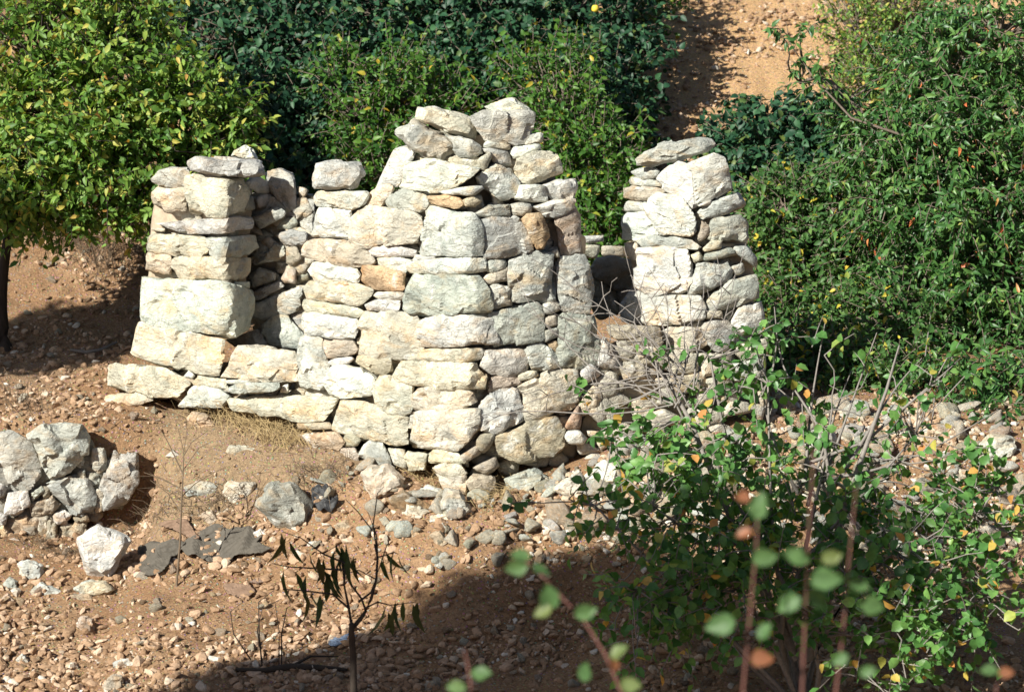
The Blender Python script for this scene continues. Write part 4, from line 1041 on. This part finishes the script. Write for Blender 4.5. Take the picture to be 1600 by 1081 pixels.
# near out-of-focus shoots on the bank below the camera
def shoot(label, stems, lv, zc, mat=M_REDSTEM):
    px, py = stems[0][0]
    f = foot(px, min(py + 140, 1240), zc); p0 = at(px, py, zc)
    f = np.array([p0[0], p0[1], float(ground(p0[0], p0[1]))])
    r = root('young_shoot', tuple(f), label, 'shoot', 'out of focus shoots in the foreground')
    paths, radii = [], []
    for i, st in enumerate(stems):
        P = [at(x, y, zc + 0.02 * k) for k, (x, y) in enumerate(st)]
        if i == 0: P = [f - np.array([0, 0, .05]), f * 0.5 + P[0] * 0.5] + P
        P = np.array(P); paths.append(P); radii.append(np.linspace(0.005 if i == 0 else 0.004, 0.0018, len(P)))
    child('stem', *tube(paths, radii, 6), M_REDSTEM, r)
    def mk(L_):
        B = np.array([at(x, y, zc - 0.05) for x, y, *_ in L_]); n = len(L_)
        D = np.array([[math.cos(math.radians(a)), -0.15, math.sin(math.radians(a))] for _, _, a, _ in L_]); Nn = np.array([-0.2, -0.75, 0.65]) + rng.normal(0, 0.25, (n, 3))
        L = 0.82 * np.array([s for *_, s in L_]); B = B - norm(D) * L[:, None] * 0.5
        return big_leaves(B, D, Nn, L, L * 0.72)
    g = [v for v in lv if v[3] > 0]; og = [(x, y, a, -s) for x, y, a, s in lv if s < 0]
    if g: child('foliage', *mk(g), SPRIGL, r)
    for q in og: child('orange_leaf', *mk([q]), ORANGEL, r)
shoot('leaning red shoot with pale green leaves at bottom centre', [[(975, 1090), (945, 1020), (910, 965), (880, 935), (835, 885), (805, 868)]],
      [(812, 868, 170, .075), (806, 886, 185, .085), (845, 890, -20, .075), (858, 932, 100, .10), (848, 955, 200, .075), (915, 955, 20, .085), (968, 1018, 40, .08), (960, 1038, -60, -.055), (915, 1048, 80, .08), (985, 1070, 0, .08)], 8.2)
shoot('short red shoot at the bottom edge right of the dark sapling', [[(738, 1095), (733, 1050), (726, 1015)]], [(752, 1052, 10, .075), (712, 1073, 170, .07)], 8.0)
shoot('red shoot with orange leaves left of the two tall shoots', [[(1160, 1090), (1172, 960), (1182, 850), (1184, 770)]],
      [(1160, 776, 175, -.055), (1162, 832, 190, -.055), (1185, 790, 80, .09), (1195, 870, 10, .085), (1190, 1028, 5, -.08), (1195, 985, 60, .07), (1125, 975, 185, .10)], 7.6)
shoot('tall red shoot with broad blurred leaves at lower right', [[(1253, 1090), (1258, 960), (1262, 860), (1268, 760), (1272, 700)]],
      [(1290, 905, 10, .11), (1245, 868, 150, .09), (1278, 935, -30, .085), (1232, 942, 200, .09), (1300, 870, 25, .075)], 7.8)
shoot('slim red shoot right of the tall shoot with few leaves', [[(1305, 1090), (1318, 980), (1326, 880), (1338, 760)]],
      [(1342, 915, -10, .075), (1362, 945, -15, .09), (1312, 1030, 200, .065), (1356, 1048, 30, .06)], 7.9)
shoot('small red shoot at the bottom right corner', [[(1555, 1100), (1558, 1060)]], [(1545, 1046, 170, .06), (1572, 1050, 15, -.055)], 8.0)

# dark hanging-leaved sapling in the lower centre
sp = foot(553, 1085, 16.9)
r = root('sapling', tuple(sp), 'small dark sapling with long hanging leaves in the lower centre', 'sapling')
Z = 16.9
def px_path(pts, r0, r1, z=Z):
    return np.array([at(x, y, z + 0.03 * math.sin(i * 1.7)) for i, (x, y) in enumerate(pts)]), np.linspace(r0, r1, len(pts))
br = [px_path([(553, 1090), (552, 1030), (549, 985), (550, 975)], .024, .018), px_path([(550, 980), (545, 950), (538, 915), (540, 880)], .011, .004),
      px_path([(552, 980), (568, 960), (580, 935), (588, 905), (590, 870), (585, 850)], .014, .005), px_path([(555, 975), (572, 955), (565, 935), (550, 915), (545, 900)], .010, .004),
      px_path([(560, 940), (580, 925), (595, 880), (605, 850)], .008, .003), px_path([(588, 905), (590, 860), (588, 835), (575, 800)], .007, .002), px_path([(590, 870), (583, 820), (590, 770), (600, 760)], .006, .002),
      px_path([(545, 950), (520, 928), (470, 922), (443, 920), (438, 900)], .007, .002), px_path([(540, 890), (500, 888), (450, 885), (425, 880)], .007, .002), px_path([(538, 915), (535, 870), (530, 850), (505, 865)], .006, .002),
      px_path([(570, 950), (590, 940), (610, 945), (650, 940)], .006, .002), px_path([(590, 870), (600, 868), (615, 862), (622, 865)], .005, .002), px_path([(588, 905), (560, 890), (545, 895)], .004, .002),
      px_path([(540, 880), (505, 865), (470, 840), (440, 830)], .006, .002), px_path([(583, 830), (560, 800), (540, 780)], .004, .002)]
child('trunk', *tube([b[0] for b in br], [b[1] for b in br], 6), M_DARKBARK, r)
LP_ = [(443, 890), (462, 893), (480, 888), (440, 832), (447, 838), (452, 845), (480, 862), (484, 865), (498, 868), (505, 872), (512, 878), (500, 885), (506, 890), (510, 898), (516, 890), (520, 882), (522, 895), (524, 850), (528, 846), (533, 852), (538, 860), (532, 870), (536, 858), (545, 865), (548, 872), (552, 868), (474, 925), (480, 928), (487, 925), (500, 928), (470, 930), (503, 880), (513, 905), (519, 905), (486, 895), (478, 898), (596, 872), (602, 862), (610, 863), (615, 862), (622, 868), (603, 945), (612, 940), (618, 938), (615, 950), (630, 938), (636, 942), (645, 942), (652, 940), (606, 955), (620, 950), (522, 860), (541, 850)]
LP_ = [q for k, q in enumerate(LP_) if k % 4 != 2]
B = np.array([at(x, y, Z + rng.normal(0, .05)) for x, y in LP_]); n = len(B)
D = np.array([0.1, 0, -1.0]) + rng.normal(0, 0.22, (n, 3)); L = rng.uniform(0.15, 0.24, n)
child('foliage', *leaves(B, D, np.array([-0.2, -0.9, 0.1]) + rng.normal(0, .7, (n, 3)), L, L * 0.19, 0.25, 0.3, 0.8), PEACHL, r)

# leafless sapling and other bare stems
def bare_plant(name, label, cat, z, lines, mat, group=None):
    P = [px_path(*l, z=z) for l in lines]
    b0 = P[0][0][0]; f = np.array([b0[0], b0[1], float(ground(b0[0], b0[1]))])
    P[0] = (np.vstack([f - np.array([0, 0, .03]), P[0][0]]), np.concatenate([[P[0][1][0]], P[0][1]]))
    r = root(name, tuple(f), label, cat, group)
    child('stem', *tube([p[0] for p in P], [p[1] for p in P], 5), mat, r)
_, zb = ghit(276, 912)
bare_plant('bare_sapling', 'thin leafless sapling standing in front of the grey tarp', 'sapling', zb - 0.05,
    [([(276, 912), (281, 850), (283, 800), (286, 740), (287, 705), (278, 668)], .009, .002), ([(286, 740), (262, 690), (235, 645)], .005, .002), ([(287, 712), (300, 690), (325, 672)], .004, .002), ([(285, 765), (255, 748), (225, 738)], .005, .002),
     ([(284, 775), (305, 755), (330, 740), (352, 730)], .005, .002), ([(286, 735), (310, 700), (330, 690)], .004, .002), ([(283, 800), (262, 770), (235, 750)], .004, .002), ([(284, 790), (320, 790), (350, 775)], .004, .002), ([(287, 705), (292, 680), (290, 655)], .003, .0015)], M_DEADWEED)
_, zb = ghit(400, 1050)
bare_plant('dead_stems', 'curved dead stems rising from a fallen branch at the lower left of the sapling', 'dead plant', zb,
    [([(410, 1050), (405, 990), (404, 940), (430, 920)], .006, .002), ([(392, 1030), (365, 990), (360, 955), (380, 940)], .005, .002), ([(410, 1035), (402, 985), (410, 950), (440, 935)], .005, .002), ([(440, 1050), (440, 990), (448, 950), (455, 945)], .005, .002), ([(436, 1040), (436, 985), (430, 945)], .004, .002)], M_DARKBARK)
_, zb = ghit(420, 1052)
p = [at(x, y, zb - 0.02) for x, y in ((368, 1040), (410, 1048), (455, 1056), (500, 1062), (540, 1050))]
p = [np.array([q[0], q[1], float(ground(q[0], q[1])) + .02]) for q in p]
o = link('fallen_branch', mesh_tris('fallen_branch', *tube([np.array(p) - p[2], np.array([p[2], p[2] + np.array([.12, .1, .03]), p[2] + np.array([.3, .12, .02])]) - p[2]], [np.array([.012, .018, .024, .02, .012]), np.array([.012, .008, .004])], 7)), M_DARKBARK, None, p[2])
tag(o, 'dark fallen branch on the shaded soil left of the sapling', 'branch')
G0 = np.array(ghit(170, 552)[0])
p = [ghit(x, y)[0] + np.array([0, 0, .03]) for x, y in ((110, 552), (135, 556), (158, 552), (183, 540))]
o = link('fallen_branch', mesh_tris('fallen_branch', *tube([np.array(p) - p[1]], [np.array([.01, .016, .014, .008])], 6)), M_GREYBARK, None, p[1])
tag(o, 'short pale stick on the shaded ground left of the ruin', 'branch')

def tuft(label, spots, h, n, mat, spread, name='dry_grass', lean=0.5):
    paths, radii = [], []
    for px, py in spots:
        P, t = ghit(px, py)
        for _ in range(n):
            b = P + np.array([rng.normal(0, spread), rng.normal(0, spread * .7), 0]); b[2] = float(ground(b[0], b[1])) - .01
            d = np.array([rng.normal(0, lean), rng.normal(0, lean), 1.0]) * h * rng.uniform(.4, 1.1)
            m_ = b + d * .55 + rng.normal(0, .01, 3); e = b + d + np.array([rng.normal(0, .06), rng.normal(0, .05), -abs(rng.normal(0, .05))])
            paths.append(np.array([b, m_, e])); radii.append(np.array([.0028, .002, .0008]))
    o = link(name, mesh_tris(name, *tube(paths, radii, 3)), mat); tag(o, label, 'grass', kind='stuff')
tuft('dry straw coloured grass at the foot of the left base course', [(400, 668), (425, 672), (450, 668), (380, 660), (330, 655), (470, 690), (430, 690)], .22, 70, M_STRAW, .10)
tuft('dry grass at the foot of the central pier', [(660, 748), (690, 762), (755, 790), (790, 780), (640, 735), (780, 770)], .15, 40, M_STRAW, .07)
tuft('grey dry weeds below the earth mound', [(270, 790), (310, 800), (340, 790), (240, 780), (200, 800), (360, 780), (180, 815), (500, 740), (530, 750), (480, 760), (100, 870), (60, 850)], .14, 45, M_DEADWEED, .10, 'dry_weeds', .8)
tuft('dry brushwood in the shade under the yellowing tree', [(100, 385), (140, 400), (170, 420), (190, 400), (80, 380)], .5, 45, M_DEADWEED, .16, 'dry_brush', .5)
tuft('dry weed stalks left of the base course', [(30, 640), (50, 645), (20, 630)], .3, 10, M_DEADWEED, .08, 'dry_weeds', .3)
tuft('dry twigs under the left side of the shrub', [(950, 830), (990, 830), (930, 850), (1000, 850)], .16, 30, M_DEADWEED, .1, 'dry_weeds', .9)

# crumpled tarp sheets and scraps
def inside(poly, q):
    x, y = q; c = False; n = len(poly); j = n - 1
    for i in range(n):
        if (poly[i][1] > y) != (poly[j][1] > y) and x < (poly[j][0] - poly[i][0]) * (y - poly[i][1]) / (poly[j][1] - poly[i][1]) + poly[i][0]: c = not c
        j = i
    return c
def sheet(name, label, cat, poly, mat, lift, step=1.6, freq=5.0, tilt=0.0):
    xs = np.arange(min(p[0] for p in poly), max(p[0] for p in poly) + step, step); ys = np.arange(min(p[1] for p in poly), max(p[1] for p in poly) + step, step * .8)
    ctr = np.mean(poly, 0); Pc, tc = ghit(*ctr)
    idx = {}; V = []
    ymax = ys[-1]
    P1, _ = ghit(ctr[0], ymax); P2, _ = ghit(ctr[0], ys[0])
    cells = []
    def vid(i, j):
        if (i, j) not in idx:
            x, y = xs[i], ys[j]; u = (ymax - y) / max(ymax - ys[0], 1)
            q, _ = ghit(x, y); idx[(i, j)] = len(V); V.append(q)
        return idx[(i, j)]
    for i in range(len(xs) - 1):
        for j in range(len(ys) - 1):
            if inside(poly, (xs[i] + step / 2, ys[j] + step * .4)):
                a_, b2, c2, d2 = vid(i, j), vid(i + 1, j), vid(i + 1, j + 1), vid(i, j + 1); cells += [(a_, c2, b2), (a_, d2, c2)]
    V = np.array(V)
    ec = {}
    for t_ in cells:
        for e_ in ((t_[0], t_[1]), (t_[1], t_[2]), (t_[2], t_[0])): ec[tuple(sorted(e_))] = ec.get(tuple(sorted(e_)), 0) + 1
    nb = {}
    for (a_, b2), k_ in ec.items():
        if k_ == 1: nb.setdefault(a_, []).append(b2); nb.setdefault(b2, []).append(a_)
    for _ in range(5):
        W_ = V.copy()
        for k_, v_ in nb.items(): W_[k_] = 0.4 * V[k_] + 0.6 * V[v_].mean(0)
        V = W_
    z = np.abs(pnoise(np.c_[V[:, :2] * freq, np.zeros(len(V))] + 3.3)); z = lift * (0.25 + 1.1 * (0.6 - z)) + 0.03 * pnoise(np.c_[V[:, :2] * freq * 2.6, np.zeros(len(V)) + 5])
    V = V - Pc; V[:, 2] += np.maximum(z, 0.03) + tilt * (V[:, 0])
    me = mesh_tris(name, V, np.array(cells), True)
    o = link(name, me, mat, None, Pc); md_ = o.modifiers.new('thickness', 'SOLIDIFY'); md_.thickness = 0.006
    tag(o, label, cat); return o
sheet('tarp', 'crumpled dark grey tarp lying on the soil below the mound', 'tarp', pix('K', '1120,1000 1180,900 1240,860 1330,840 1480,860 1530,850 1600,880 1640,900 1600,950 1700,1000 1560,1030 1440,1045 1300,1060 1180,1030'), M_TARP, 0.075, freq=4.5)
sheet('tarp', 'smaller grey sheet leaning beside the big upright white rock', 'tarp', pix('K', '860,980 1000,930 1110,925 1170,960 1080,1040 1010,1130 930,1165 870,1100'), M_TARP, 0.07, freq=3.5)
M_BLACK = plain('black plastic', (0.03, 0.03, 0.032), 0.5)
sheet('plastic_scrap', 'crumpled black plastic scrap at the right side of the big rounded boulder', 'plastic scrap', sheet_later, M_BLACK, 0.10, freq=7.0)
sheet('board', 'brown flat scrap of board behind the thin bare sapling', 'scrap', pix('K', '990,830 1080,825 1170,820 1250,920 1230,940 1090,900 1000,860'), M_BROWNBOARD, 0.09, freq=1.5)
sheet('board', 'brown flat slab of rotten board on the gravel below the tarp', 'scrap', pix('N', '1390,235 1450,225 1560,235 1600,280 1530,320 1420,290'), M_BROWNBOARD, 0.04, freq=1.5)
sheet('plastic_scrap', 'torn blue plastic scrap beside the sapling trunk', 'plastic scrap', [(512, 1012), (518, 1002), (535, 1000), (545, 994), (558, 998), (540, 1008), (525, 1016)], M_BLUE, 0.03, step=2, freq=9)

# ------------------------------------------------------------------ trees outside the frame whose shade falls into it
def shade_tree(label, pt, crown, rad, n, trunk_xy, mat=GREENY):
    trunk_xy = np.mean(np.array(crown), 0)[:2] + np.array([-0.7, -0.2])
    f = np.array([trunk_xy[0], trunk_xy[1], float(ground(trunk_xy[0], trunk_xy[1]))])
    r = root('shade_tree', tuple(f), label, 'tree', 'trees standing outside the left edge')
    cs = np.array(crown)
    A, O = [], []
    for c, rr in zip(cs, rad):
        d = norm(rng.normal(size=(n, 3))); q = rng.uniform(0.2, 1, n) ** .6
        p = d * (q * rr)[:, None] * np.array([1, 1, .75]); A.append(c + p); O.append(norm(p))
    A = np.vstack(A); O = np.vstack(O)
    V, T, tp = twig_leaves(A, O, nl=9, size=.1, ratio=.5, droop=.3, tl=(.25, .4))
    top = cs.mean(0) - np.array([0, 0, .5])
    paths = [curve(f - np.array([0, 0, .1]), top, 8, .04)] + [curve(top, c, 6, .06) for c in cs] + list(tp)
    radii = [np.linspace(.12, .08, 8)] + [np.linspace(.05, .02, 6)] * len(cs) + [np.array([.005, .004, .002])] * len(tp)
    child('trunk', *tube(paths, radii, 5), M_BARK, r); child('crown', V, T, mat, r)
def shade_at(px, py, t):
    P, _ = ghit(px, py); return P + SUN * t
shade_tree('tree beyond the left edge nearest the camera shading the foreground soil', None,
           [shade_at(620, 1075, 10.5), shade_at(760, 1020, 10.5), shade_at(880, 985, 10.5), shade_at(1000, 975, 10.8), shade_at(900, 1060, 10.5), shade_at(1060, 1040, 10.8), shade_at(560, 1090, 10.4), shade_at(1200, 1060, 10.8), shade_at(1330, 1040, 11), shade_at(480, 1075, 10.3), shade_at(400, 1095, 10.3), shade_at(1480, 1020, 11.2)], [.58, .66, .56, .56, .75, .6, .45, .6, .5, .38, .36, .4], 430, (-5.6, -9.5))
shade_tree('tree beyond the left edge shading the ground beside the left pier', None,
           [shade_at(60, 535, 6.5), shade_at(140, 530, 6.5), shade_at(-30, 550, 6.5), shade_at(190, 520, 6.6)], [.46, .46, .5, .36], 420, (-6.6, -2.0))
